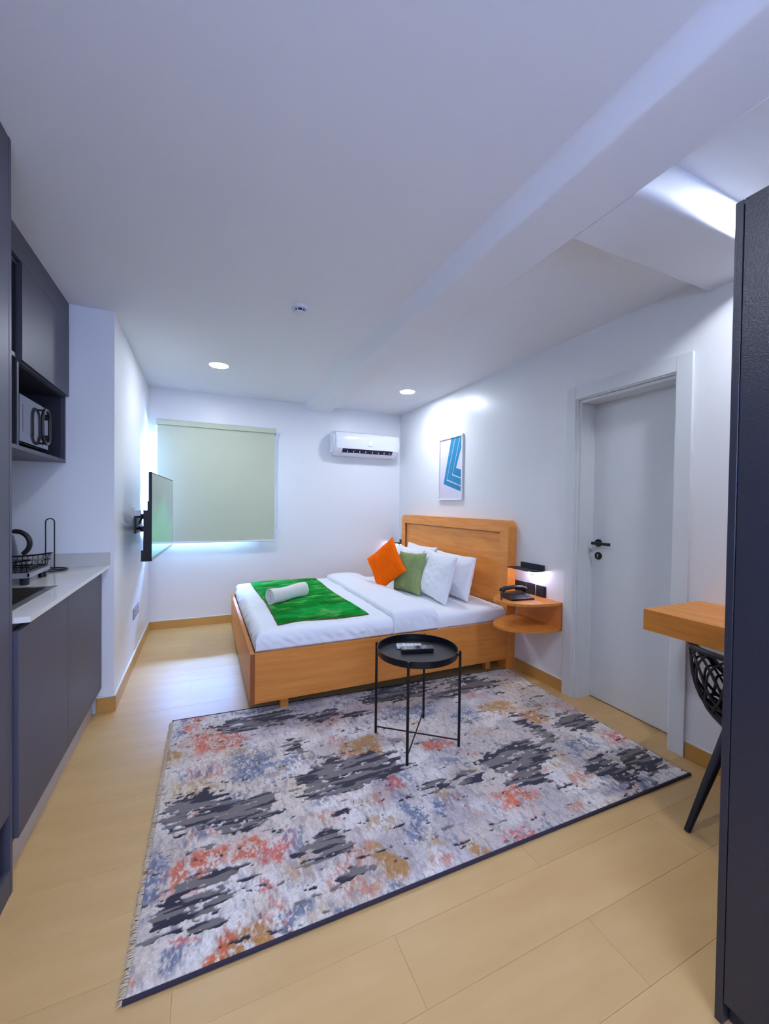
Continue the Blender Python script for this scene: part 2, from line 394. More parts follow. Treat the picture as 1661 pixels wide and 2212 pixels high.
# ------------------------------------------------------------ blind, air conditioner, picture, switches
yb0 = YB-.082
t = thing('roller_blind', 'drawn beige green roller blind with pale valance over the window', 'blind', (.16, YB, 1.5))
bx0, bx1 = -.432, .742
box_ = B(); prism(box_, [(yb0-.012, 2.105), (yb0-.012, 2.15), (yb0-.004, 2.160), (YB-.004, 2.160), (YB-.004, 2.152), (yb0-.002, 2.152), (yb0-.004, 2.148), (yb0-.004, 2.105)], 'x', bx0, bx1); obj('valance', box_, M_blind, t)
for xx in (bx0-.006, bx1+.001): boxo('end_bracket', (xx, xx+.005, yb0-.012, YB, 2.085, 2.158), M_whitem, t, bev=.002)
b = B(); lathe(b, [(0, bx0), (.018, bx0), (.018, bx1), (0, bx1)], (0, yb0+.024, 2.122), 24, 'x'); obj('roller_tube', b, M_blind, t, smooth=True)
boxo('fabric', (bx0+.006, bx1-.008, yb0+.0045, yb0+.0055, .908, 2.13), M_blind, t)
bt = B(); tube(bt, [(bx0+.004, yb0+.005, .903), (bx1-.006, yb0+.005, .903)], .008, 12); obj('bottom_bar', bt, M_whitem, t, smooth=True)
ch = B(); R0 = .012
pts = [(bx1+.018-R0, yb0+.004, 2.08)]+[(bx1+.018-R0*math.cos(a), yb0+.004, 1.09-R0*math.sin(a)) for a in np.linspace(0, PI, 8)]+[(bx1+.018+R0, yb0+.004, 2.08)]
tube(ch, pts, .0016, 6); obj('bead_chain', ch, M_whitem, t, smooth=True)
boxo('chain_weight', (bx1+.012, bx1+.024, yb0-.002, yb0+.010, 1.03, 1.085), M_whitem, t, bev=.003)

ax0, ax1, az0, az1 = 1.385, 2.228, 1.905, 2.19
ay = YB-.205
t = thing('air_conditioner', 'white split air conditioner on the wall beside the corner', 'air conditioner', (1.8, YB, 1.9))
prof = [(YB, az1-.005), (YB-.03, az1), (ay+.06, az1-.003), (ay+.02, az1-.018), (ay+.004, az1-.05), (ay, az1-.12), (ay+.006, az0+.085), (ay+.03, az0+.045), (ay+.075, az0+.012), (ay+.12, az0), (YB, az0)]
b = B(); prism(b, prof, 'x', ax0, ax1)
ends = [e for e in b.edges if abs(e.verts[0].co.x-e.verts[1].co.x) < 1e-6]
bmesh.ops.bevel(b, geom=ends, offset=.022, segments=4, affect='EDGES')
obj('housing', b, M_white, t, smooth=True)
p2 = [(ay+.018, az1-.022), (ay+.000, az1-.05), (ay-.006, az1-.12), (ay+.000, az0+.080), (ay+.006, az0+.072), (ay+.012, az0+.09), (ay+.01, az1-.12), (ay+.02, az1-.05)]
b = B(); prism(b, p2, 'x', ax0+.035, ax1-.004); obj('front_panel', b, M_white, t, smooth=True)
sl = Vector((0, ay+.032, az0+.040)); 
b = B(); prism(b, [(ay+.002, az0+.076), (ay+.030, az0+.0445), (ay+.052, az0+.023), (ay+.08, az0+.04), (ay+.04, az0+.078)], 'x', ax0+.11, ax1-.085); obj('outlet', b, M_slot, t)
b = B(); prism(b, [(ay+.026, az0+.030), (ay+.030, az0+.026), (ay+.080, az0+.002), (ay+.08, az0+.008)], 'x', ax0+.105, ax1-.08); obj('flap', b, M_white, t)
for k in range(8):
    xx = ax0+.17+k*.077+(.012 if k > 3 else 0)
    boxo('vane', (xx, xx+.004, ay+.008, ay+.04, az0+.038, az0+.056), M_whitem, t)
Mx = Matrix(((1,0,0,0),(0,0,-1,0),(0,1,0,0),(0,0,0,1)))
text('wordmark', 'Hisense', .020, M_fname, t, Matrix.Translation((1.835, ay-.0065, az0+.118)) @ Mx)
text('display_digits', '18', .036, M_digit, t, Matrix.Translation((1.842, ay-.0068, az0+.158)) @ Mx)
boxo('indicator', (1.838, 1.843, ay-.0075, ay-.004, az0+.133, az0+.138), M_digit, t)

py0, py1, pz0, pz1 = 3.325, 3.762, 1.375, 2.032
t = thing('framed_picture', 'white framed abstract print of blue angled bands above the headboard', 'picture', (XR, 3.54, 1.37))
b = B(); fw = .018; fx = XR-.022
box(b, fx, XR, py0, py0+fw, pz0, pz1, bev=.002); box(b, fx, XR, py1-fw, py1, pz0, pz1, bev=.002); box(b, fx, XR, py0+fw, py1-fw, pz0, pz0+fw, bev=.002); box(b, fx, XR, py0+fw, py1-fw, pz1-fw, pz1, bev=.002)
obj('frame', b, M_white, t, smooth=True)
boxo('paper', (XR-.010, XR-.004, py0+fw, py1-fw, pz0+fw, pz1-fw), M_paper, t)
def art(name, pts, m, d):
    q = [(py1-fw-s*(py1-py0-2*fw), pz0+fw+v*(pz1-pz0-2*fw)) for s, v in pts]
    b = B(); prism(b, q, 'x', XR-.0102-d, XR-.0100); obj(name, b, m, t)
art('blue_band', [(.52,1),(.175,.25),(1,.107),(1,.458),(.745,.496),(1,.87),(1,1)], M_blue, .0006)
def line(name, a, b_, c, d):
    w_ = .012
    art(name, [a, b_, c, (c[0], c[1]+w_), (b_[0]+w_*1.6, b_[1]+w_*1.3), (a[0]+w_*1.6, a[1])], M_paper, d)
line('thin_line', (.68,1), (.324,.307), (1,.187), .0010)
line('thin_line', (.90,1), (.574,.387), (1,.312), .0010)

def plate(y0, y1, z0, z1, label, two=False):
    t = thing('wall_switch', label, 'switch', (XR, (y0+y1)/2, z0))
    boxo('plate', (XR-.009, XR, y0, y1, z0, z1), M_blackm, t, bev=.002)
    return t
t = plate(2.458, 2.612, .635, .72, 'black double wall socket behind the telephone, nearest the headboard')
for yy_ in (2.50, 2.572):
    boxo('socket_hole', (XR-.0098, XR-.0085, yy_-.010, yy_+.010, .668, .674), M_slot, t)
    boxo('socket_hole', (XR-.0098, XR-.0085, yy_-.003, yy_+.003, .690, .702), M_slot, t)
t = plate(2.358, 2.448, .634, .722, 'black square wall switch, middle of the three plates over the bedside shelf')
boxo('rocker', (XR-.013, XR-.008, 2.368, 2.438, .645, .711), M_blackm, t, bev=.001)
t = plate(2.250, 2.346, .634, .720, 'black square wall switch nearest the door over the bedside shelf')
boxo('rocker', (XR-.013, XR-.008, 2.262, 2.334, .646, .708), M_blackm, t, bev=.001)
t = thing('wall_socket', 'grey double socket low on the left wall under the television', 'socket', (XL, 3.88, .37))
for y0 in (3.745, 3.885):
    boxo('plate', (XL, XL+.009, y0, y0+.13, .372, .458), M_socket, t, bev=.002)
    for zz in (.395, .43):
        boxo('socket_hole', (XL+.0085, XL+.0098, y0+.05, y0+.075, zz-.006, zz+.006), M_blackp, t)

# ------------------------------------------------------------ television and bracket
t = thing('television', 'large flat television angled on the left wall, screen picture green', 'television', (-.34, 3.9, .89))
tv = B()
A = Vector((-.338, 3.335, 0)); Bv = Vector((-.275, 4.445, 0)); dv = (Bv-A).normalized(); nv = Vector((dv.y, -dv.x, 0))  # nv faces the room (+x)
def tvp(s, n, z): return A+dv*s+nv*n+Vector((0, 0, z))
Ltv = (Bv-A).length
def tvbox(b, s0, s1, n0, n1, z0, z1, bev=.0015):
    g = bmesh.ops.create_cube(b, size=1)['verts']
    for v in g:
        v.co = tvp(s0+(v.co.x+.5)*(s1-s0), n0+(v.co.y+.5)*(n1-n0), z0+(v.co.z+.5)*(z1-z0))
    if bev: bmesh.ops.bevel(b, geom=list({e for v in g for e in v.link_edges}), offset=bev, segments=2, affect='EDGES')
    return b
obj('bezel', tvbox(B(), 0, Ltv, -.018, 0, .892, 1.530), M_blackp, t, smooth=True)
obj('screen', tvbox(B(), .008, Ltv-.008, -.001, .0008, .912, 1.522, 0), M_screen, t)
obj('chin_trim', tvbox(B(), .004, Ltv-.004, -.002, .0025, .894, .909, .001), M_steel, t, smooth=True)
obj('back_shell', tvbox(B(), .03, Ltv-.03, -.050, -.0175, .895, 1.25, .008), M_blackp, t, smooth=True)
obj('speaker_housing', tvbox(B(), .01, Ltv-.05, -.062, -.017, .896, .962, .006), M_blackp, t, smooth=True)
t = thing('television_bracket', 'black articulated steel arm holding the television to the wall', 'bracket', (XL, 3.9, 1.05))
boxo('wall_plate', (XL, XL+.012, 3.80, 4.02, 1.06, 1.24), M_blackm, t, bev=.003)
b = B(); tvbox(b, .36, .40, -.075, -.0505, 1.02, 1.36, .003); tvbox(b, .66, .70, -.075, -.0505, 1.02, 1.36, .003); tvbox(b, .36, .70, -.085, -.0755, 1.08, 1.32, .003)
obj('mounting_rails', b, M_black, t, smooth=True)
for zz in (1.10, 1.15, 1.20):
    pass
b = B()
for zz in (1.10, 1.20):
    for s1, s2 in ((3.84, 3.80), (3.98, 4.02)):
        pt = tvp(.53 if s2 < 3.9 else .56, -.086, zz)
        mid = Vector(((XL+.012+pt.x)/2, s2-.07 if s2 < 3.9 else s2+.07, zz))
        tube(b, [(XL+.012, s1, zz), mid], .010, 8); tube(b, [mid, pt], .010, 8)
        tube(b, [mid-Vector((0,0,.02)), mid+Vector((0,0,.02))], .013, 10)
obj('arm', b, M_black, t, smooth=True)
b = B()
for k in range(3):
    y_ = 3.60+.05*k; tube(b, [(-.39, y_, 1.18), (-.43, y_+.03, 1.10), (-.455, y_+.06, 1.16), (-.44, y_+.1, 1.22), (-.47, y_+.16, 1.14)], .003, 6)
tube(b, [(-.405, 3.58, 1.08), (-.415, 3.56, 1.02), (-.395, 3.55, .985)], .0022, 6)
tube(b, [(-.395, 3.62, 1.08), (-.41, 3.6, 1.0), (-.40, 3.60, .965), (-.385, 3.62, 1.0)], .0018, 6)
obj('cable', b, M_blackp, t, smooth=True)
t = thing('power_adapter', 'white plug adapter on the wall behind the television', 'plug', (XL, 3.8, 1.23))
boxo('faceplate', (XL, XL+.008, 3.70, 3.785, 1.19, 1.275), M_whitem, t, bev=.002)
boxo('plug', (XL+.008, XL+.055, 3.715, 3.77, 1.205, 1.25), M_whitem, t, bev=.004)

# ------------------------------------------------------------ bed
BX, BY0, BY1, HX = .265, 2.548, 4.345, 2.252
t = thing('bed_frame', 'beech wood bed with panelled headboard standing on the rug', 'bed', (1.25, 3.45, 0))
boxo('footboard', (BX, BX+.026, BY0, BY1, .09, .400), M_woodY, t, bev=.0015, seg=1)
boxo('side_rail', (BX+.0265, HX, BY0+.001, BY0+.026, .09, .399), M_woodX, t, bev=.0015, seg=1)
boxo('side_rail', (BX+.0265, HX, BY1-.026, BY1-.001, .09, .399), M_woodX, t, bev=.0015, seg=1)
boxo('edge_band', (BX-.0005, BX+.0262, BY0-.0012, BY0, .092, .398), M_woodE, t)
boxo('base_board', (BX+.027, HX-.001, BY0+.027, BY1-.027, .18, .20), M_dark, t)
hy0, hy1, hz = 2.572, 4.492, 1.203
fr = B(); prism(fr, [(hy0, 0), (hy0, hz-.06)]+[(hy0+.06-.06*math.cos(a), hz-.06+.06*math.sin(a)) for a in np.linspace(.2, PI/2, 7)]+[(hy1-.06+.06*math.sin(a), hz-.06+.06*math.cos(a)) for a in np.linspace(0, PI/2, 8)]+[(hy1, 0)], 'x', HX+.0241, XR-.002)
hbd = obj('headboard', fr, M_woodH, t)
# raised surround of the inner panel, built as a frame of front facing
b = B(); pw0, pw1, pzt = 2.672, 4.405, 1.105
box(b, HX, HX+.024, hy0+.0, pw0, .0, pzt); box(b, HX, HX+.024, pw1, hy1, .0, pzt)
pr = [(hy0, pzt), (hy0, hz-.06)]+[(hy0+.06-.06*math.cos(a), hz-.06+.06*math.sin(a)) for a in np.linspace(.2, PI/2, 7)]+[(hy1-.06+.06*math.sin(a), hz-.06+.06*math.cos(a)) for a in np.linspace(0, PI/2, 8)]+[(hy1, pzt)]
prism(b, pr, 'x', HX, HX+.024)
bmesh.ops.remove_doubles(b, verts=b.verts, dist=1e-5)
obj('surround', b, M_woodH, hbd)
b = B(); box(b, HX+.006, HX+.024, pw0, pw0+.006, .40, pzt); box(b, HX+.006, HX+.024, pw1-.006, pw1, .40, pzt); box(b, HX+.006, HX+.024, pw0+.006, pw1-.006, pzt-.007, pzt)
obj('recess_shadow_line', b, M_woodE, hbd)  # dark strips stand in for the shadow line around the recessed panel
for (lx, ly) in ((.48, 2.62), (2.09, 2.62), (.48, 4.28), (2.09, 4.28)):
    boxo('leg', (lx-.025, lx+.025, ly-.022, ly+.022, .0125, .18), M_woodX, t, bev=.001)

def nz3(x, y, z, f, seed=0): return mn.noise(Vector((x*f+seed*7.3, y*f+seed*3.1, z*f)))
def drape(x0, x1, y0, y1, zt, zb, r, footdrop=True, headdrop=False, nx=120, ny=120, wr=.006, edgew=.012, seed=1, ztop_add=None):
    h = zt-zb
    def prof(L0, L1, d0, d1, n):
        # returns list of (pos, drop)
        out = []
        side = h-r+r*PI/2
        s0 = -side if d0 else 0; tot = (L1-L0)-(r if d0 else 0)-(r if d1 else 0); s1 = tot+(side if d1 else 0)
        for k in range(n):
            s = s0+(s1-s0)*k/(n-1)
            base0 = L0+(r if d0 else 0)
            if s < 0:
                u = -s
                if u < r*PI/2: a = u/r; out.append((base0-r*math.sin(a), r*(1-math.cos(a))))
                else: out.append((L0, r+u-r*PI/2))
            elif s > tot:
                u = s-tot
                if u < r*PI/2: a = u/r; out.append((L1-r+r*math.sin(a), r*(1-math.cos(a))))
                else: out.append((L1, r+u-r*PI/2))
            else: out.append((base0+s, 0))
        return out
    px = prof(x0, x1, footdrop, headdrop, nx); py = prof(y0, y1, True, True, ny)
    P = np.zeros((nx, ny, 3))
    for i, (x, dx) in enumerate(px):
        x_ = x
        for j, (y, dy) in enumerate(py):
            x = x_
            d = min(h, (dx**3+dy**3)**(1/3)); z = zt-d
            if ztop_add: z += ztop_add(x, y)*(1-d/h)
            w = wr*nz3(x, y, 0, 5, seed)+wr*.6*nz3(x, y, 0, 13, seed)
            z += w*(1-.7*d/h)
            e = d/h
            if e > .02:
                k = edgew*(.5-abs(e-.5))*2+edgew*.25
                q = nz3(x*2.2+y*2.2, z*.8, 0, 5, seed+3)+.6*nz3(x*4+y*4+z*3, z*3, 0, 6, seed+5)
                if dy > 0: y += (k*q+edgew*.2)*(-1 if j < ny/2 else 1)*min(1, dy/h*2)*.8
                if dx > 0: x += (k*q+edgew*.2)*(-1 if i < nx/2 else 1)*min(1, dx/h*2)*.8
            P[i, j] = (x, y, z)
    return P
MZ = .498
P = drape(BX+.05, 2.246, 2.583, 4.312, MZ, .402, .05, True, False, 90, 120, .003, .010, 2)
mt = thing('mattress', 'thick mattress under a white fitted sheet lying in the bed frame', 'mattress', (1.25, 3.45, .201))
boxo('mattress_core', (BX+.06, 2.244, 2.592, 4.302, .2012, .455), M_sheet, mt, bev=.03)
gridmesh('fitted_sheet', P, M_sheet, mt)
dv_ = thing('duvet', 'white duvet covering the foot of the bed, top end turned down', 'duvet', (.8, 3.45, .40))
P = drape(BX+.034, 1.31, 2.575, 4.322, MZ+.014, .404, .055, True, False, 130, 200, .006, .018, 5)
gridmesh('duvet_body', P, M_duvet, dv_, thick=.004)
def fold(x, y): 
    t = (x-1.235)/.37
    return .024*math.sin(max(0, min(1, t))*PI)**.6 if 0 < t < 1 else 0
P = drape(1.235, 1.605, 2.566, 4.332, MZ+.042, .406, .06, False, False, 60, 200, .004, .014, 9, ztop_add=fold)
# round the two long edges of the folded strip downwards
for i in range(P.shape[0]):
    t_ = i/(P.shape[0]-1); e = min(t_, 1-t_)
    if e < .035: P[i, :, 2] -= .036*(1-e/.035)**2.5
ob = gridmesh('turned_down_fold', P, M_duvet, dv_, thick=.004)

# green throw
n1, n2 = 300, 460
U_, V_ = np.meshgrid(np.linspace(0, 1, n1), np.linspace(0, 1, n2), indexing='ij')
tx0 = .448+.012*np.sin(V_*5)+.03*(1-V_)**6*0; tx1 = 1.10+.012*np.sin(V_*7+1)
X = tx0*(1-U_)+tx1*U_; Y = (2.705+.02*np.sin(U_*6)+.03*U_)*(1-V_)+(4.255+.03*U_)*V_
rag = vn(V_*40, V_*0+3, 5, 2)-.5
X += np.where(U_ < .02, -.006*rag, 0)
ridge = vn(X*10+.05*np.sin(Y*40), Y*75, 3, 3); big = vn(X*3, Y*5, 9, 2)
edge = np.minimum(np.minimum(U_*(.65), (1-U_)*.65), np.minimum(V_, 1-V_)*1.5)
body = np.clip(edge/.02, 0, 1)**.5
far = np.clip((Y-4.255)/.06, 0, 1)
Z = MZ+.014+.004+body*(.010+.010*(ridge-.5)+.010*(big-.5)) - far*.012
crease = np.exp(-((U_-.62)/.012)**2)+np.exp(-((V_-.52)/.006)**2)
Z -= .004*crease
# real colour of the fleece: mottled greens with pale worn islands
g1 = np.array(lin((0,146,40))); g2 = np.array(lin((16,186,84))); g3 = np.array(lin((120,190,100))); g0 = np.array(lin((0,92,18)))
a = np.clip(ridge*1.6-.35, 0, 1)[..., None]; col = g0*(1-a)+g1*a
b_ = np.clip((vn(X*4, Y*7, 21, 3)-.42)*5, 0, 1)[..., None]; col = col*(1-b_*.4)+g2*b_*.4
c_ = np.clip((vn(X*7+4, Y*12, 31, 3)-.62)*7, 0, 1)[..., None]; col = col*(1-c_*.5)+g3*c_*.5
ed = (edge < .006)[..., None]; col = np.where(ed, np.array(lin((96,92,50))), col)
th = thing('throw_blanket', 'fluffy green throw blanket spread over the duvet', 'blanket', (.77, 3.45, .51))
gridmesh('fleece', np.stack([X, Y, Z], -1), M_throw, th, col=col, thick=.008)

# rolled towel
tw = thing('rolled_towel', 'rolled white towel lying on the green blanket', 'towel', (.65, 3.42, .53))
a0 = Vector((.475, 3.235, .588)); a1 = Vector((.800, 3.455, .590)); ax = (a1-a0).normalized(); sd = Vector((-ax.y, ax.x, 0))
ZT = MZ+.030
n_t, n_l = 200, 50; P = np.zeros((n_l, n_t, 3))
turns = 3.2
for i in range(n_l):
    s = i/(n_l-1); c0 = a0+(a1-a0)*s
    for j in range(n_t):
        q = j/(n_t-1); ang = q*turns*2*PI+3.9
        sag = 1-.10*math.sin(s*PI)
        r = (.014+.040*q)*(sag)
        ry, rz = r*.93, r*1.16
        w = .0018*nz3(s*6, ang*.6, 0, 1.5, 4)+.003*math.sin(s*9+ang)*(1 if q > .7 else .2)
        off = sd*((ry+w)*math.cos(ang))+Vector((0, 0, (rz+w)*math.sin(ang)))
        e = .006*nz3(ang*.5, 0, 0, 2, 8)*(1 if i in (0, n_l-1) else 0)
        p = c0+off+ax*e
        p.z = max(p.z, ZT+.001+.001*nz3(p.x, p.y, 0, 20))
        P[i, j] = p
gridmesh('terry_roll', P, M_towel, tw, thick=-.0)
o = [x for x in tw.children][0]; s_ = o.modifiers.new('solid', 'SOLIDIFY'); s_.thickness = .0085; s_.offset = 0
b = B()
for kk, rr in ((0, .030),):
    lathe(b, [(0, .03), (.018, .03), (.018, (a1-a0).length-.03), (0, (a1-a0).length-.03)], (0, 0, 0), 20, 'x')
mrot = Matrix((( ax.x, sd.x, 0, a0.x), (ax.y, sd.y, 0, a0.y), (ax.z, sd.z, 1, a0.z), (0, 0, 0, 1)))
bmesh.ops.transform(b, matrix=mrot, verts=b.verts)
obj('inner_roll', b, M_towel, tw, smooth=True)

def pillow(name, label, m, c, U, V, w, h, th_, seed, cat='pillow', group=None, ribs=0, n=70, ribdir='v', wr=.0095, pinch=.07, slump=0, amp=.0042):
    U = Vector(U).normalized(); V = Vector(V); V = (V-U*V.dot(U)).normalized(); N = U.cross(V); c = Vector(c)
    t = thing(name, label, cat, tuple(c-V*h/2), group)
    for side, nm in ((1, 'front'), (-1, 'back')):
        pass
    nn = n; P = np.zeros((nn, nn*2-1, 3))
    def pt(s, q, side):
        ex = 1-pinch*(1-q*q); ey = 1-pinch*(1-s*s)
        x = s*w/2*ex; y = q*h/2*ey
        tk = th_/2*((1-abs(s)**3.2)*(1-abs(q)**3.2))**.55
        tk *= 1-.25*slump*q
        k = wr*((1-s*s)*(1-q*q))**.3
        wrn = k*(1.5*nz3(s*1.2+side, q*1.1, 0, 1.2, seed)+.5*nz3(s*2.2+side*3, q*2.6, 0, 1.9, seed+1))
        if ribs:
            arg = (s*w/2 if ribdir == 'v' else q*h/2)*ribs*2*PI
            wrn += amp*math.sin(arg)*min(1, tk/.02)
        tot = max(0, tk+wrn*min(1, tk/.03))+.0015
        x += .006*nz3(s, q, side, 2.2, seed+2)*(1-abs(s)*.2); y += .006*nz3(s, q, side, 2.3, seed+4)
        return c+U*x+V*y+N*(side*tot)
    bm = B(); lay = {}
    g = np.linspace(-1, 1, nn)
    fr_ = [[bm.verts.new(pt(s, q, 1)) for q in g] for s in g]
    bk_ = [[(fr_[i][j] if i in (0, nn-1) or j in (0, nn-1) else bm.verts.new(pt(s, q, -1))) for j, q in enumerate(g)] for i, s in enumerate(g)]
    for A_ in (fr_, bk_):
        for i in range(nn-1):
            for j in range(nn-1):
                try: bm.faces.new((A_[i][j], A_[i+1][j], A_[i+1][j+1], A_[i][j+1]))
                except ValueError: pass
    obj('cover', bm, m, t, smooth=True, auto=False)
    return t
Z0 = MZ+.004
def lean(deg): a = math.radians(deg); return (math.sin(a), 0, math.cos(a))
pillow('pillow', 'white pillow upright against the headboard, nearest the bedside shelf', M_sheet, (2.085, 3.135, Z0+.190), (.02, 1, 0), lean(13), .66, .385, .15, 3, group='white bed pillows', slump=.6)
pillow('pillow', 'white pillow against the headboard on the window side of the bed', M_sheet, (2.12, 3.80, Z0+.198), (.03, 1, 0), lean(9), .66, .40, .15, 13, group='white bed pillows', slump=.6)
pillow('pillow', 'large white pillow in front, between green cushion and bedside shelf', M_sheet, (1.88, 3.065, Z0+.200), (.06, 1, .02), lean(15), .54, .415, .13, 23, group='white bed pillows', slump=.8)
pillow('pillow', 'white pillow mostly hidden behind the orange and green cushions', M_sheet, (1.925, 3.74, Z0+.190), (0, 1, .02), lean(16), .60, .40, .13, 33, group='white bed pillows', slump=.6)
pillow('cushion', 'sage green corduroy cushion standing behind the orange one', M_green, (1.785, 3.385, Z0+.183), (-.14, 1, -.05), lean(13), .42, .385, .13, 43, cat='cushion', group='corduroy cushions', ribs=52, n=170, slump=.5)
c45 = math.radians(41)
Vd = Vector(lean(13)); Ud = Vector((.36, -.93, 0))
pillow('cushion', 'orange corduroy cushion balanced on its corner as a diamond', M_orange, (1.622, 3.57, Z0+.238), Ud*math.cos(c45)+Vd*math.sin(c45), -Ud*math.sin(c45)+Vd*math.cos(c45), .392, .392, .12, 53, cat='cushion', group='corduroy cushions', ribs=52, n=170, ribdir='v', pinch=.09)

# ------------------------------------------------------------ bedside shelf, lamps, telephone
t = thing('bedside_shelf', 'wall-mounted beech shelf with two half-round tiers beside the bed', 'shelf', (XR, 2.31, .43))
def half(z0, z1):
    cy, ay_, dx = 2.312, .214, .385
    return [(XR-.014-dx*abs(math.sin(a))**.9, cy-ay_*math.cos(a)) for a in np.linspace(0, PI, 40)]
for z0, z1 in ((.618, .636), (.434, .452)):
    b = B(); prism(b, half(0, 0), 'z', z0, z1, bev=.002); obj('shelf_tier', b, M_woodY, t, smooth=True)
boxo('back_panel', (XR-.014, XR-.001, 2.098, 2.526, .434, .636), M_woodY, t)
def blamp(y0, y1, zb_, label, by):
    t = thing('reading_lamp', label, 'lamp', (XR, (y0+y1)/2, zb_), 'black reading lamps flanking the headboard')
    boxo('wall_plate', (XR-.014, XR, y0, y1-.04, zb_, zb_+.046), M_blackm, t, bev=.002)
    boxo('ledge', (XR-.115, XR-.0142, y0, y1, zb_-.003, zb_+.005), M_blackm, t, bev=.002)
    b = B(); pr = [(.0, -.006), (.024, -.005), (.0265, -.012), (.024, -.022), (0, -.0222)]
    lathe(b, pr, (XR-.060, by, zb_), 24); obj('bulb', b, M_bulb, t, smooth=True)
    b = B(); lathe(b, [(.0, -.0225), (.021, -.0225), (.016, -.030), (.0, -.034)], (XR-.060, by, zb_), 24); obj('bulb_cap', b, M_blackm, t, smooth=True)
blamp(2.268, 2.548, .832, 'black wall reading lamp with ledge above the telephone', 2.335)
blamp(4.515, 4.745, .832, 'black wall reading lamp on the window side, half hidden by headboard', 4.665)

t = thing('telephone', 'black corded desk telephone on the top tier of the bedside shelf', 'telephone', (2.22, 2.36, .636))
zt = .636
def trans(b, loc, rz, ry=0):
    bmesh.ops.transform(b, matrix=Matrix.Translation(loc) @ Matrix.Rotation(rz, 4, 'Z') @ Matrix.Rotation(ry, 4, 'Y'), verts=b.verts)
    return b
b = B(); prism(b, [(-.078, .003), (-.080, .014), (-.02, .026), (.03, .036), (.074, .040), (.078, .003)], 'x', -.098, .098, bev=.004)
PA = -.13; PL = (2.135, 2.330, zt-.002)
obj('phone_base', trans(b, PL, PA), M_blackp, t, smooth=True)
b = B(); box(b, -.03, .088, -.066, .012, .016, .0215, bev=.002)
bmesh.ops.transform(b, matrix=Matrix.Translation((0, 0, .008)) @ Matrix.Rotation(.19, 4, 'X'), verts=b.verts)
obj('keypad_plate', trans(b, PL, PA), M_blackm, t, smooth=True)
b = B(); hs = [(-.108, 0, .046), (-.104, 0, .054), (-.07, 0, .070), (0, 0, .076), (.07, 0, .070), (.104, 0, .054), (.108, 0, .046)]
tube(b, hs, [.014, .021, .016, .0135, .016, .021, .014], 14)
bmesh.ops.transform(b, matrix=Matrix.Translation((0, .048, 0)), verts=b.verts)
obj('handset', trans(b, PL, PA), M_blackp, t, smooth=True)
b = B(); pts = []
for k in range(140):
    q = k/139; base = Vector((2.038, 2.385, zt+.046))*(1-q)+Vector((1.962, 2.300, zt+.010))*q+Vector((0, 0, .012*math.sin(q*PI)))
    pts.append(base+Vector((0, math.cos(q*70)*.007, math.sin(q*70)*.007)))
tube(b, pts, .0022, 6); obj('coiled_cord', b, M_blackp, t, smooth=True)
for r_ in range(4):
    for c_ in range(5):
        b = B(); box(b, -.0055, .0055, -.0045, .0045, 0, .003, bev=.001, seg=1)
        ly = -.056+.017*r_; bmesh.ops.transform(b, matrix=Matrix.Translation((-.008+.020*c_, ly, .0295+.19*ly)), verts=b.verts)
        obj('key', trans(b, PL, PA), M_key if c_ == 4 else M_blackm, t, smooth=True)

# ------------------------------------------------------------ tray table and remotes
tc = Vector((1.089, 1.960, 0)); RT = .222
t = thing('tray_table', 'small round black metal tray table on four thin legs', 'table', (tc.x, tc.y, .0125))
b = B(); lathe(b, [(0, .494), (RT-.004, .494), (RT, .498), (RT, .530), (RT+.002, .532), (RT-.003, .532), (RT-.004, .500), (RT-.008, .4975), (0, .4975)], tc, 72)
obj('tray', b, M_black, t, smooth=True)
la = []
for k in range(4):
    an = 2.4509+k*PI/2; p = tc+Vector((math.cos(an), math.sin(an), 0))*(RT+.013); la.append(p)
    b = B(); tube(b, [p+Vector((0,0,.0128)), p+Vector((0,0,.533))], .0075, 12); obj('leg', b, M_black, t, smooth=True)
    b = B(); q = tc+Vector((math.cos(an), math.sin(an), 0))*(RT-.001); tube(b, [q+Vector((0,0,.512)), p+Vector((0,0,.512))], .006, 8); obj('tray_clip', b, M_black, t, smooth=True)
for k in range(2):
    b = B(); z = .048+.008*k; tube(b, [la[k]+Vector((0,0,z)), la[k+2]+Vector((0,0,z))], .004, 8); obj('cross_bar', b, M_black, t, smooth=True)
def remote(name, label, L, Wd, Th, loc, rz, m, ry=0):
    t = thing(name, label, 'remote control', loc, 'remote controls on the tray')
    M_ = Matrix.Translation(loc) @ Matrix.Rotation(rz, 4, 'Z') @ Matrix.Rotation(ry, 4, 'X')
    b = B(); prism(b, rrect(-L/2, L/2, -Wd/2, Wd/2, .010, 4), 'z', 0, Th, bev=.003); bmesh.ops.transform(b, matrix=M_, verts=b.verts); obj('casing', b, m, t, smooth=True)
    return t, M_
def rbox(nm, t, M_, b_, m, bev=.0008):
    b = box(B(), *b_, bev=bev, seg=1); bmesh.ops.transform(b, matrix=M_, verts=b.verts); return obj(nm, b, m, t, smooth=True)
zt = .4978
t, M_ = remote('remote_control', 'white air conditioner remote with small screen, just behind the black one', .145, .048, .018, (1.083, 2.048, zt), -.40, M_white)
rbox('display', t, M_, (-.062, -.038, -.014, .014, .0178, .0186), M_lcd)
for i in range(4):
    for j in range(2): rbox('button', t, M_, (-.022+i*.022, -.008+i*.022, -.015+j*.018, -.003+j*.018, .0178, .0192), M_key)
t, M_ = remote('remote_control', 'black television remote with red power button, in front of the white one', .185, .046, .020, (1.098, 1.978, zt+.0045), -.26, M_blackp, .17)
rbox('power_button', t, M_, (-.085, -.077, -.016, -.008, .0195, .0215), M_red)
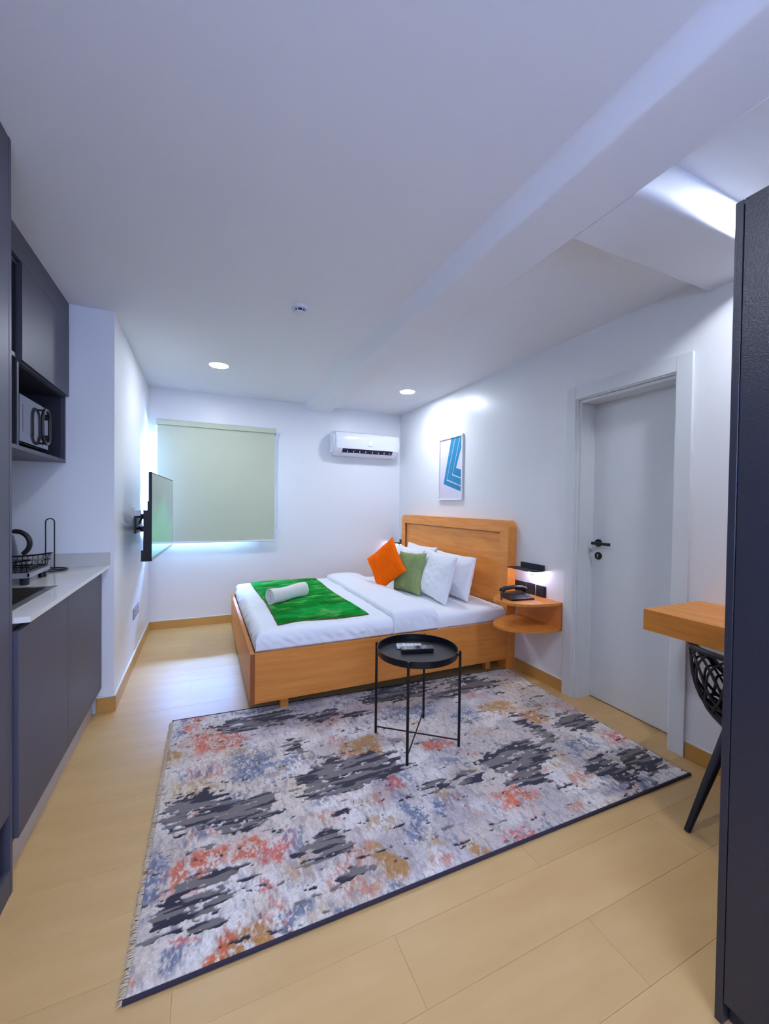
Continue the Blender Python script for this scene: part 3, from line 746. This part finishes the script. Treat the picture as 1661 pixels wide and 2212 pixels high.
for i in range(9):
    for j in range(4):
        rbox('button', t, M_, (-.072+i*.009+(0 if i < 6 else .048), -.067+i*.009+(0 if i < 6 else .048), -.015+j*.009, -.010+j*.009, .0195, .0212), M_key)
b = B(); lathe(b, [(.0, .0215), (.006, .0215), (.006, .020), (.011, .020), (.011, .0215), (.016, .0212), (.0165, .019)], (.003, 0, 0), 24); bmesh.ops.transform(b, matrix=M_, verts=b.verts); obj('direction_pad', b, M_blackm, t, smooth=True)

# ------------------------------------------------------------ rug
cA, cB, cC, cD = (np.array(q) for q in ((-.186, 1.216), (2.203, 1.180), (2.243, 2.560), (-.162, 2.700)))   # near left, near right, far right, far left
nu, nv_ = 860, 520
U_, V_ = np.meshgrid(np.linspace(0, 1, nu), np.linspace(0, 1, nv_), indexing='ij')
X = (cA[0]*(1-U_)+cB[0]*U_)*(1-V_)+(cD[0]*(1-U_)+cC[0]*U_)*V_
Y = (cA[1]*(1-U_)+cB[1]*U_)*(1-V_)+(cD[1]*(1-U_)+cC[1]*U_)*V_
pat = [('D',-0.03,1.43,0.10,0.09),('D',0.04,1.48,0.10,0.04),('D',-0.06,1.87,0.11,0.10),('D',0.15,1.78,0.13,0.09),('D',0.67,1.85,0.23,0.12),('D',0.43,1.47,0.08,0.05),('D',0.47,1.33,0.05,0.025),('D',0.31,2.50,0.18,0.08),('D',0.46,2.15,0.04,0.09),('D',1.25,2.51,0.22,0.10),('D',1.79,2.45,0.14,0.12),('D',1.53,2.36,0.11,0.06),('D',1.52,1.63,0.17,0.11),('D',1.46,1.47,0.10,0.05),('D',2.06,1.76,0.10,0.10),('D',2.09,1.35,0.09,0.08),('D',1.85,1.34,0.07,0.10),('D',1.03,1.60,0.06,0.04),('D',1.20,1.60,0.05,0.04),('D',-0.14,1.47,0.02,0.05),
('D',0.66,2.42,.10,.05),('D',1.78,1.78,.04,.14),('D',.9,2.35,.08,.03),
('O',0.10,2.36,0.15,0.11),('O',-0.02,1.57,0.10,0.07),('O',-0.04,2.62,0.08,0.06),('R',0.28,1.55,0.06,0.04),('R',0.22,1.39,0.02,0.06),('O',1.27,1.39,0.10,0.06),('R',1.18,1.23,0.09,0.04),('R',2.16,1.54,0.09,0.06),('O',1.17,1.89,0.08,0.05),('R',0.79,1.67,0.05,0.05),('O',0.17,1.58,0.07,0.05),('R',-0.09,1.31,0.03,0.02),('O',0.06,1.26,0.02,0.04),
('B',0.24,2.11,0.12,0.11),('B',-0.15,1.60,0.03,0.09),('B',-0.12,2.58,0.04,0.12),('B',0.81,1.46,0.04,0.10),('B',0.95,1.48,0.05,0.06),('B',0.60,1.19,0.04,0.04),('B',0.68,1.12,0.06,0.03),('B',-0.10,1.27,0.04,0.04),('B',0.26,1.27,0.06,0.03),('B',1.22,2.25,0.17,0.09),('B',1.89,1.56,0.10,0.06),('B',1.51,2.06,0.11,0.06),('B',1.29,1.22,0.05,0.03),('B',1.94,1.22,0.07,0.04),('B',1.16,1.18,0.07,0.03),('B',.42,1.19,.05,.03),
('G',0.61,1.33,0.05,0.10),('G',0.12,1.25,0.07,0.05),('G',0.80,2.00,0.12,0.08),('G',1.77,2.05,0.10,0.08),('G',-0.18,2.31,0.07,0.08),('G',1.91,1.89,0.07,0.05),('G',0.96,1.24,0.04,0.03),('P',1.14,2.05,0.18,0.10),('P',1.81,1.69,0.13,0.06),('P',0.34,1.74,0.10,0.07),('P',1.45,2.0,.16,.1),('P',.05,2.2,.08,.06)]
def L(c): return np.array(lin(c))
cream, lil, wh = L((218,202,186)), L((188,178,180)), L((230,222,218))
sp = vn(X*150, Y*55, 77, 2); sp2 = vn(X*70, Y*28, 5, 3); lo = vn(X*2.4, Y*2.8, 8, 3); md = vn(X*9, Y*11, 15, 3)
w1 = np.clip((lo-.35)*3, 0, 1)[..., None]; col = lil*(1-w1)+cream*w1
w2 = np.clip((vn(X*5, Y*6, 44, 3)-.45)*4, 0, 1)[..., None]; col = col*(1-w2)+wh*w2
w3 = np.clip((sp2-.56)*6, 0, 1)[..., None]*.50; col = col*(1-w3)+L((138,128,142))*w3
# faint scattered tints
for sd_, cc, th0 in ((101, (196,120,92), .64), (131, (92,108,140), .63), (151, (190,150,96), .66)):
    k = np.clip((vn(X*6, Y*8, sd_, 3)-th0)*9, 0, 1)*np.clip((vn(X*90, Y*40, sd_+3, 2)-.42)*6, 0, 1)
    col = col*(1-k[..., None]*.7)+L(cc)*k[..., None]*.7
hgt = .55+.45*md
order = {'P': 0, 'B': 1, 'G': 2, 'O': 3, 'R': 4, 'D': 5}
wx = (vn(X*12, Y*14, 61, 3)-.5)*.09; wy = (vn(X*11, Y*15, 67, 3)-.5)*.07
dark = np.zeros_like(X)
wx = (vn(X*9, Y*10, 61, 4)-.5)*.16; wy = (vn(X*9, Y*11, 67, 4)-.5)*.12
rowj = (vn(Y*0+3, Y*70, 71, 2)-.5)*.10
for k_, cx, cy, hx, hy in sorted(pat, key=lambda q: order[q[0]]):
    if k_ == 'D':
        ex = np.abs(X+wx*.8+rowj-cx)/(hx*1.22); ey = np.abs(Y+wy*.6-cy)/(hy*1.15); dd = (ex**3+ey**3)**(1/3)
        m0 = np.clip((1.25-dd)/.6, 0, 1)
        dark = np.maximum(dark, m0*np.clip(1.25-.35*dd, 0, 1)); continue
    ex = np.abs(X+wx-cx)/hx; ey = np.abs(Y+wy-cy)/hy; dd = (ex**4+ey**4)**.25
    m0 = np.clip((1.35-dd)/.6, 0, 1)
    br = .55*vn(X*150, Y*95, 200+order[k_]*9, 3)+.45*vn(X*38, Y*34, 210+order[k_]*9, 3)
    cov = {'P': .44, 'B': .44, 'G': .40, 'O': .42, 'R': .46}[k_]
    k = m0*np.clip((br-cov+.10*(m0-.7))*8, 0, 1)
    cc = {'P': L((232,216,204)), 'B': L((70,96,134)), 'G': L((176,122,36)), 'O': L((212,92,40)), 'R': L((206,88,76))}[k_]
    tint = .85+.35*vn(X*14, Y*14, 300+order[k_], 2)
    k = (k*{'P': .6, 'B': .78, 'G': .85, 'O': .85, 'R': .8}[k_])[..., None]
    col = col*(1-k)+cc*tint[..., None]*k
streak = vn(X*11, Y*64, 401, 3)
clump = vn(X*46, Y*62, 415, 3)
m = np.clip((dark*1.15+(streak-.5)*1.9+(clump-.5)*1.6-.58)*14, 0, 1)
tone = np.clip((vn(X*9+.7, Y*62, 431, 3)-.47)*18, 0, 1)[..., None]
dc = L((46,44,58))*(1-tone)+L((122,114,112))*tone
m3 = m[..., None]; col = col*(1-m3)+dc*m3
spk = np.random.default_rng(3).random(X.shape)
shade = (.62+.42*vn(X*170, Y*130, 78, 2)+.28*spk)[..., None]; col = col*np.where(m3 > .5, 1.0, shade)
hgt = hgt*(1-m)+.12*m+.35*(sp-.5)*(1-m)
zr = .0065+.0055*np.clip(hgt, 0, 1.2)
edge_ = np.minimum(np.minimum(U_*2.4, (1-U_)*2.4), np.minimum(V_, 1-V_)*1.48)
zr = np.where(edge_ < .006, .004, zr)
rg = thing('area_rug', 'large patchwork rug of cream, charcoal, rust and blue patches', 'rug', (1.03, 1.92, 0))
gridmesh('pile', np.stack([X, Y, zr], -1), M_rug, rg, col=col)
def edgebox(a, b_, wdt, z1, name, m):
    a = Vector((*a, 0)); b_ = Vector((*b_, 0)); b = B()
    tube(b, [a+Vector((0,0,z1/2)), b_+Vector((0,0,z1/2))], wdt, 8); return obj(name, b, m, rg, smooth=True)
edgebox(cA, cB, .0062, .0125, 'edge_binding', M_bind); edgebox(cD, cC, .0055, .012, 'edge_binding', M_bind)
b = B(); rr = random.Random(8)
for (p0, p1, sgn, n) in ((cA, cD, -1, 620), (cB, cC, 1, 420)):
    for k in range(n):
        q = rr.random(); c0 = p0*(1-q)+p1*q; z = rr.uniform(.002, .010)
        l = rr.uniform(.006, .015); dy = rr.uniform(-.008, .008)
        s0 = Vector((c0[0]-sgn*.006, c0[1], z)); s1 = Vector((c0[0]+sgn*l*.5, c0[1]+dy*.6, z+.001)); s2 = Vector((c0[0]+sgn*l, c0[1]+dy, max(.0012, z-.004)))
        tube(b, [s0, s1, s2], .0013, 4, cap=False)
o = obj('fringe', b, M_fringe, rg); o['kind'] = 'stuff'

# ------------------------------------------------------------ kitchen
FX = -.568
t = thing('base_cabinet', 'dark grey handleless kitchen base cabinet under the white worktop', 'cabinet', (-.85, 2.35, 0))
boxo('carcass', (XK+.002, FX-.019, 1.742, YF-.022, .15, .725), M_grey2, t)
boxo('filler_strip', (FX-.03, FX-.004, YF-.020, YF-.002, .165, .885), M_grey2, t)
boxo('finger_rail', (FX-.05, FX-.025, 1.742, YF-.02, .853, .899), M_dark, t)
boxo('door', (FX-.018, FX, 2.298, YF-.026, .165, .872), M_grey, t, bev=.001)
boxo('door', (FX-.018, FX, 1.745, 2.295, .165, .872), M_grey, t, bev=.001)
boxo('plinth', (FX-.060, FX-.048, 1.745, YF-.020, .0, .149), M_plinth, t)
# worktop with sink cut-out
WX0, WX1, WY0, WY1, WZ0, WZ1 = XK+.001, -.535, 1.742, YF-.001, .90, .92
sx0, sx1, sy0, sy1 = -1.02, -.628, 1.84, 2.315
t = thing('worktop', 'white quartz kitchen worktop with low upstand against the wall', 'worktop', (-.83, 2.35, .90))
b = B(); box(b, WX0, sx0, WY0, WY1, WZ0, WZ1); box(b, sx1, WX1, WY0, WY1, WZ0, WZ1); box(b, sx0, sx1, WY0, sy0, WZ0, WZ1); box(b, sx0, sx1, sy1, WY1, WZ0, WZ1)
obj('slab', b, M_quartz, t)
b = B(); box(b, WX0, WX1+.008, YF-.013, YF-.001, WZ1, 1.0, bev=.001); box(b, WX0, WX0+.012, WY0+.012, YF-.013, WZ1, 1.0, bev=.001); box(b, WX0, WX1-.062, WY0, WY0+.012, WZ1, 1.0, bev=.001)
obj('upstand', b, M_splash, t, smooth=True)
t = thing('kitchen_sink', 'square stainless steel sink set into the white worktop', 'sink', (-.82, 2.08, .75))
b = B(); z1 = WZ1+.003
for (a0_, a1_, b0_, b1_) in ((sx0-.012, sx0+.02, sy0-.012, sy1+.012), (sx1-.02, sx1+.012, sy0-.012, sy1+.012), (sx0+.02, sx1-.02, sy0-.012, sy0+.02), (sx0+.02, sx1-.02, sy1-.02, sy1+.012)): box(b, a0_, a1_, b0_, b1_, WZ1, z1)
obj('rim', b, M_steel, t)
b = B(); i0, i1, j0, j1 = sx0+.02, sx1-.02, sy0+.02, sy1-.02
box(b, i0-.004, i0, j0, j1, .74, z1-.001); box(b, i1, i1+.004, j0, j1, .74, z1-.001); box(b, i0-.004, i1+.004, j0-.004, j0, .74, z1-.001); box(b, i0-.004, i1+.004, j1, j1+.004, .74, z1-.001); box(b, i0-.004, i1+.004, j0-.004, j1+.004, .735, .74)
obj('basin', b, M_steel, t)
b = B(); lathe(b, [(0, .7402), (.04, .7402), (.042, .743), (.038, .744), (0, .742)], ((i0+i1)/2, (j0+j1)/2, 0), 24); obj('drain', b, M_steel, t, smooth=True)

# dish rack
dx0, dx1, dy0, dy1 = -1.03, -.735, 2.375, 2.665
t = thing('dish_rack', 'black wire dish rack over a drip tray beside the sink', 'dish rack', (-.88, 2.52, .92))
b = B()
box(b, dx0, dx1, dy0, dy1, .955, .962, bev=.003); box(b, dx0, dx1, dy0, dy0+.006, .962, .976); box(b, dx0, dx1, dy1-.006, dy1, .962, .976); box(b, dx0, dx0+.006, dy0, dy1, .962, .976); box(b, dx1-.006, dx1, dy0, dy1, .962, .976)
obj('drip_tray', b, M_socket, t, smooth=True)
for fx_, fy_ in ((dx0+.04, dy0+.03), (dx1-.025, dy0+.03), (dx0+.04, dy1-.03), (dx1-.025, dy1-.03)):
    b = B(); lathe(b, [(0, .9205), (.016, .9205), (.018, .925), (.018, .955), (0, .955)], (fx_, fy_, 0), 20); obj('foot', b, M_blackp, t, smooth=True)
def rimpts(z, gx, dip=0):
    x0_, x1_, y0_, y1_ = dx0-gx, dx1+gx, dy0-gx, dy1+gx; pts = []
    for (xa, ya, xb, yb) in ((x0_, y0_, x1_, y0_), (x1_, y0_, x1_, y1_), (x1_, y1_, x0_, y1_), (x0_, y1_, x0_, y0_)):
        for k in range(12):
            q = k/12; pts.append((xa+(xb-xa)*q, ya+(yb-ya)*q, z-dip*math.sin(q*PI)))
    return pts
b = B(); tube(b, rimpts(1.040, .006, .014), .0042, 8, closed=True); obj('rim', b, M_black, t, smooth=True)
b = B(); tube(b, rimpts(1.008, .002, 0), .002, 6, closed=True); tube(b, rimpts(.982, -.012, 0), .002, 6, closed=True)
for k in range(14):
    q = (k+.5)/14; x = dx0+(dx1-dx0)*q; y = dy0+(dy1-dy0)*q; dz = .014*math.sin(q*PI)
    tube(b, [(x, dy0-.006, 1.040-dz), (x, dy0+.012, .980), (x, dy1-.012, .980), (x, dy1+.006, 1.040-dz)], .0016, 5)
    if k % 2: tube(b, [(dx0-.006, y, 1.040-dz), (dx0+.012, y, .984), (dx1-.012, y, .984), (dx1+.006, y, 1.040-dz)], .0016, 5)
for k in range(9):
    x = dx0+.05+k*.024; tube(b, [(x, dy0+.08, .982), (x, dy0+.085, 1.03), (x, dy0+.10, .982)], .0016, 5)
obj('wire_basket', b, M_black, t, smooth=True)
# paper towel holder
hc = Vector((-.792, 2.865, 0))
t = thing('paper_towel_holder', 'empty black wire paper towel holder with tall loop on the worktop', 'towel holder', (hc.x, hc.y, .92))
b = B(); tube(b, [(hc.x+.078*math.cos(a), hc.y+.078*math.sin(a), .9245) for a in np.linspace(0, 2*PI, 40)[:-1]], .004, 8, closed=True); obj('base_ring', b, M_black, t, smooth=True)
b = B(); lr = .020
pts = [(hc.x-lr, hc.y, .9245)]+[(hc.x-lr*math.cos(a), hc.y, 1.195+lr*math.sin(a)) for a in np.linspace(0, PI, 12)]+[(hc.x+lr, hc.y, .9245)]
tube(b, pts, .0032, 8); tube(b, [(hc.x-.078, hc.y, .9245), (hc.x+.078, hc.y, .9245)], .0035, 8); obj('loop', b, M_black, t, smooth=True)
# kettle
kc = Vector((-.985, 2.80, 0))
t = thing('kettle', 'grey kettle with thick curved black handle behind the dish rack', 'kettle', (kc.x, kc.y, .92))
b = B(); lathe(b, [(0, .921), (.078, .921), (.080, .935), (0, .936)], kc, 32); obj('kettle_base', b, M_blackp, t, smooth=True)
b = B(); lathe(b, [(0, .937), (.074, .937), (.072, .99), (.064, 1.07), (.054, 1.12), (.048, 1.128), (0, 1.13)], kc, 36); obj('body', b, M_kettle, t, smooth=True)
b = B(); lathe(b, [(0, 1.150), (.012, 1.150), (.014, 1.138), (.040, 1.135), (.048, 1.129), (0, 1.1285)], kc, 28); obj('lid', b, M_blackp, t, smooth=True)
b = B(); hd = []
for a in np.linspace(100, -60, 16):
    a = math.radians(a); hd.append((kc.x+.060+.062*math.cos(a)+.004, kc.y-.010, 1.083+.066*math.sin(a)))
tube(b, hd, [.010]+[.0125]*14+[.010], 14); obj('handle', b, M_blackp, t, smooth=True)
b = B(); tube(b, [(kc.x-.060, kc.y, 1.06), (kc.x-.085, kc.y, 1.10), (kc.x-.095, kc.y, 1.118)], [.018, .013, .009], 12); obj('spout', b, M_kettle, t, smooth=True)

# wall cabinet
CX = -.752; zc0 = 1.543
t = thing('wall_cabinet', 'tall dark grey wall cabinet with door, open niches and microwave bay', 'cabinet', (-.93, 2.37, zc0))
th_ = .018
b = B()
box(b, XK+.001, CX, 1.742, YF-.002, zc0, zc0+th_); box(b, XK+.001, CX, YF-.020, YF-.002, zc0+th_, H-.002); box(b, XK+.001, CX, 1.742, 1.76, zc0+th_, H-.002)
box(b, XK+.001, CX, 2.300, 2.318, zc0+th_, 2.345); box(b, XK+.001, CX, 1.76, YF-.02, 2.345, 2.363); box(b, XK+.001, XK+.008, 1.76, YF-.02, zc0+th_, H-.002)
box(b, XK+.001, CX, 2.318, YF-.02, 1.930, 1.948); box(b, XK+.001, CX, 1.76, 2.300, 1.940, 1.958)
obj('carcass', b, M_grey2, t)
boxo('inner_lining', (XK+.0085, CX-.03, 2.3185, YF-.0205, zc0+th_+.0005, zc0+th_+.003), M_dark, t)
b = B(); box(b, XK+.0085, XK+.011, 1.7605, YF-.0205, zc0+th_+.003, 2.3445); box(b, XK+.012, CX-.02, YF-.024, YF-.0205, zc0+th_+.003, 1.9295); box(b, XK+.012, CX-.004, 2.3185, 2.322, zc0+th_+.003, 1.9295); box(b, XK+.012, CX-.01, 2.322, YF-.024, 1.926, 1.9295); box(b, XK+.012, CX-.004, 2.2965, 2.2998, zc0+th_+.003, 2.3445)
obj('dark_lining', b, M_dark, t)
boxo('top_filler', (CX, CX+.016, 1.742, YF-.003, 2.366, H-.002), M_grey, t, bev=.001)
boxo('door', (CX, CX+.017, 2.306, YF-.003, 1.938, 2.363), M_grey, t, bev=.001)
# microwave
my0, my1, mz0, mz1 = 2.365, 2.735, zc0+th_+.024, 1.805
t = thing('microwave', 'dark microwave with mirrored door and oval black handle in the cabinet bay', 'microwave', (-.93, 2.55, mz0-.02))
mx1 = CX-.012
boxo('body', (XK+.02, mx1-.02, my0, my1, mz0, mz1), M_blackp, t, bev=.004)
boxo('door', (mx1-.019, mx1, my0, my1-.085, mz0+.002, mz1-.002), M_mwglass, t, bev=.002)
boxo('door_window', (mx1, mx1+.001, my0+.035, my1-.125, mz0+.05, mz1-.045), M_mwglass, t)
cp = boxo('control_panel', (mx1-.019, mx1, my1-.082, my1, mz0+.002, mz1-.002), M_mwglass, t, bev=.002)
for zz in (mz0+.06, mz0+.17):
    b = B(); lathe(b, [(0, .014), (.014, .014), (.016, 0)], (mx1, my1-.042, zz), 20, 'x'); obj('dial', b, M_blackp, cp, smooth=True)
b = B(); hy_, hz_ = my1-.105, (mz0+mz1)/2
q = rrect(hy_-.050, hy_+.050, hz_-.088, hz_+.088, .048, 8); tube(b, [(mx1+.022, a, c) for a, c in q], .0075, 10, closed=True)
for zz in (hz_-.085, hz_+.085): tube(b, [(mx1, hy_, zz), (mx1+.022, hy_, zz)], .006, 8)
obj('handle', b, M_blackp, t, smooth=True)
for yy_ in (my0+.03, my1-.03):
    b = B(); lathe(b, [(0, zc0+th_+.004), (.012, zc0+th_+.004), (.012, mz0), (0, mz0)], (-.82, yy_, 0), 14); obj('foot', b, M_blackp, t, smooth=True)

# tall unit, left edge of the view
TX = -.578
t = thing('tall_cabinet', 'tall dark grey kitchen cabinet cut by the left edge of view', 'cabinet', (-.85, 1.4, 0))
b = B(); y0_, y1_ = .35, 1.727
box(b, XK+.002, TX, y1_-.018, y1_, 0, H-.003, bev=.001, seg=1); box(b, XK+.002, TX-.019, y0_, y0_+.018, 0, H-.003); box(b, XK+.002, TX-.02, y0_+.018, y1_-.018, H-.02, H-.003); box(b, XK+.002, XK+.01, y0_+.018, y1_-.018, 0, H-.02); box(b, XK+.01, TX-.02, y0_+.018, y1_-.018, .30, .318); box(b, XK+.01, TX-.02, y0_+.018, y1_-.018, .06, .075)
obj('carcass', b, M_grey, t, smooth=True)
boxo('door', (TX-.018, TX-.001, 1.04, y1_-.0185, .275, H-.005), M_grey, t, bev=.001)
boxo('door', (TX-.018, TX-.001, y0_+.0, 1.037, .275, H-.005), M_grey, t, bev=.001)
boxo('divider', (XK+.01, TX-.003, 1.63, 1.642, .0755, .275), M_grey, t)
boxo('drawer_front', (TX-.018, TX-.001, y0_, y1_-.0185, .0, .085), M_grey, t, bev=.001)
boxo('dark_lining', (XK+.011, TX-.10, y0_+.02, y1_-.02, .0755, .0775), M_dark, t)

# wardrobe, right edge of the view
t = thing('wardrobe', 'tall midnight blue-grey wardrobe cut by the right edge of view', 'wardrobe', (1.78, -.1, 0))
WXX = 1.212; wy = .580; wz = 2.08
boxo('side_panel', (WXX, XR-.002, wy-.018, wy, 0, wz), M_ward, t, bev=.0015, seg=1)
b = B(); box(b, WXX+.02, XR-.002, -.9, wy-.0185, .08, wz-.002); obj('carcass', b, M_ward, t)
boxo('door', (WXX, WXX+.018, -.15, wy-.0195, .06, wz), M_ward, t, bev=.0015, seg=1)
boxo('door', (WXX, WXX+.018, -.90, -.153, .06, wz), M_ward, t, bev=.0015, seg=1)
boxo('plinth', (WXX+.03, WXX+.045, -.9, wy-.02, 0, .059), M_ward, t)

# ------------------------------------------------------------ desk and chair
t = thing('desk', 'thick beech wall-mounted desk top beside the door', 'desk', (2.12, .92, .745))
DX = 1.898; dy1 = 1.232
boxo('desk_top', (DX, XR-.001, .600, dy1, .828, .842), M_desk, t, bev=.001)
b = B(); box(b, DX, DX+.018, .600, dy1, .745, .8275, bev=.001); obj('front_panel', b, M_desk, t, smooth=True)
boxo('end_panel', (DX+.0185, XR-.001, dy1-.018, dy1, .745, .8275), M_desk, t, bev=.001)
boxo('underside', (DX+.0185, XR-.001, .600, dy1-.0185, .746, .756), M_desk, t)
boxo('inlay_panel', (DX-.0008, DX, .61, dy1-.040, .757, .8265), M_desk, t)

t = thing('chair', 'black lattice plastic bucket chair tucked under the desk', 'chair', (2.08, .84, 0))
CC = Vector((2.085, .855, 0))
def shell(th, v):
    # th: angle (pi = back), v: 0 rim .. 1 seat
    cb = (1-math.cos(th))/2           # 1 at back, 0 at front
    rimz = .47+.262*min(1, cb*1.55)**1.1
    rx, ry = .228, .232
    base = .385
    r = (1-v)**.55 if v < 1 else 0
    e = 1-v
    k = .46+.54*(1-(1-e)**2.6)
    ex = abs(math.cos(th))**.8*(1 if math.cos(th) > 0 else -1); ey = abs(math.sin(th))**.8*(1 if math.sin(th) > 0 else -1)
    x = CC.x+.02*v+rx*k*ex; y = CC.y+ry*k*ey
    z = base+(rimz-base)*(e**1.15)
    return Vector((x, y, z))
b = B(); tube(b, [shell(a, 0) for a in np.linspace(0, 2*PI, 72)[:-1]], .0115, 10, closed=True); obj('rim', b, M_chair, t, smooth=True)
b = B(); NS = 22
for k in range(NS):
    for s in (1, -1):
        a0_ = 2*PI*k/NS
        tube(b, [shell(a0_+s*v*1.15+(.08*math.sin(v*9)*s), v) for v in np.linspace(0, .93, 16)], [.0052]*8+[.0062]*8, 6)
for v in (.62, .93): tube(b, [shell(a, v) for a in np.linspace(0, 2*PI, 48)[:-1]], .0055, 6, closed=True)
obj('lattice_shell', b, M_chair, t, smooth=True)
b = B(); rs = []
for v in (.70, .80, .90, 1.0): rs.append([shell(a, v)+Vector((0, 0, -.004)) for a in np.linspace(0, 2*PI, 33)[:-1]])
rings(b, rs, cap=False); vs = [bm_ for bm_ in b.verts][-32:]; b.faces.new(vs)
o = obj('seat_pan', b, M_chair, t, smooth=True); sm = o.modifiers.new('s', 'SOLIDIFY'); sm.thickness = .012; sm.offset = 0
b = B(); lathe(b, [(0, .400), (.09, .400), (.10, .385), (.06, .360), (0, .355)], (CC.x+.02, CC.y, 0), 24); obj('underframe', b, M_chair, t, smooth=True)
for sx_, sy_, foot in ((-1, 1, (1.808, .975, 0)), (-1, -1, (1.808, .715, 0)), (1, 1, (2.29, .985, 0)), (1, -1, (2.29, .705, 0))):
    top = Vector((CC.x+.02+sx_*.095, CC.y+sy_*.080, .392)); f_ = Vector(foot)
    b = B(); tube(b, [Vector((CC.x+.02, CC.y, .380))*.4+top*.6, top, top*.5+f_*.5+Vector((0,0,.0)), f_+Vector((0,0,.001))], [.016, .022, .0175, .0115], 14); obj('leg', b, M_chair, t, smooth=True)
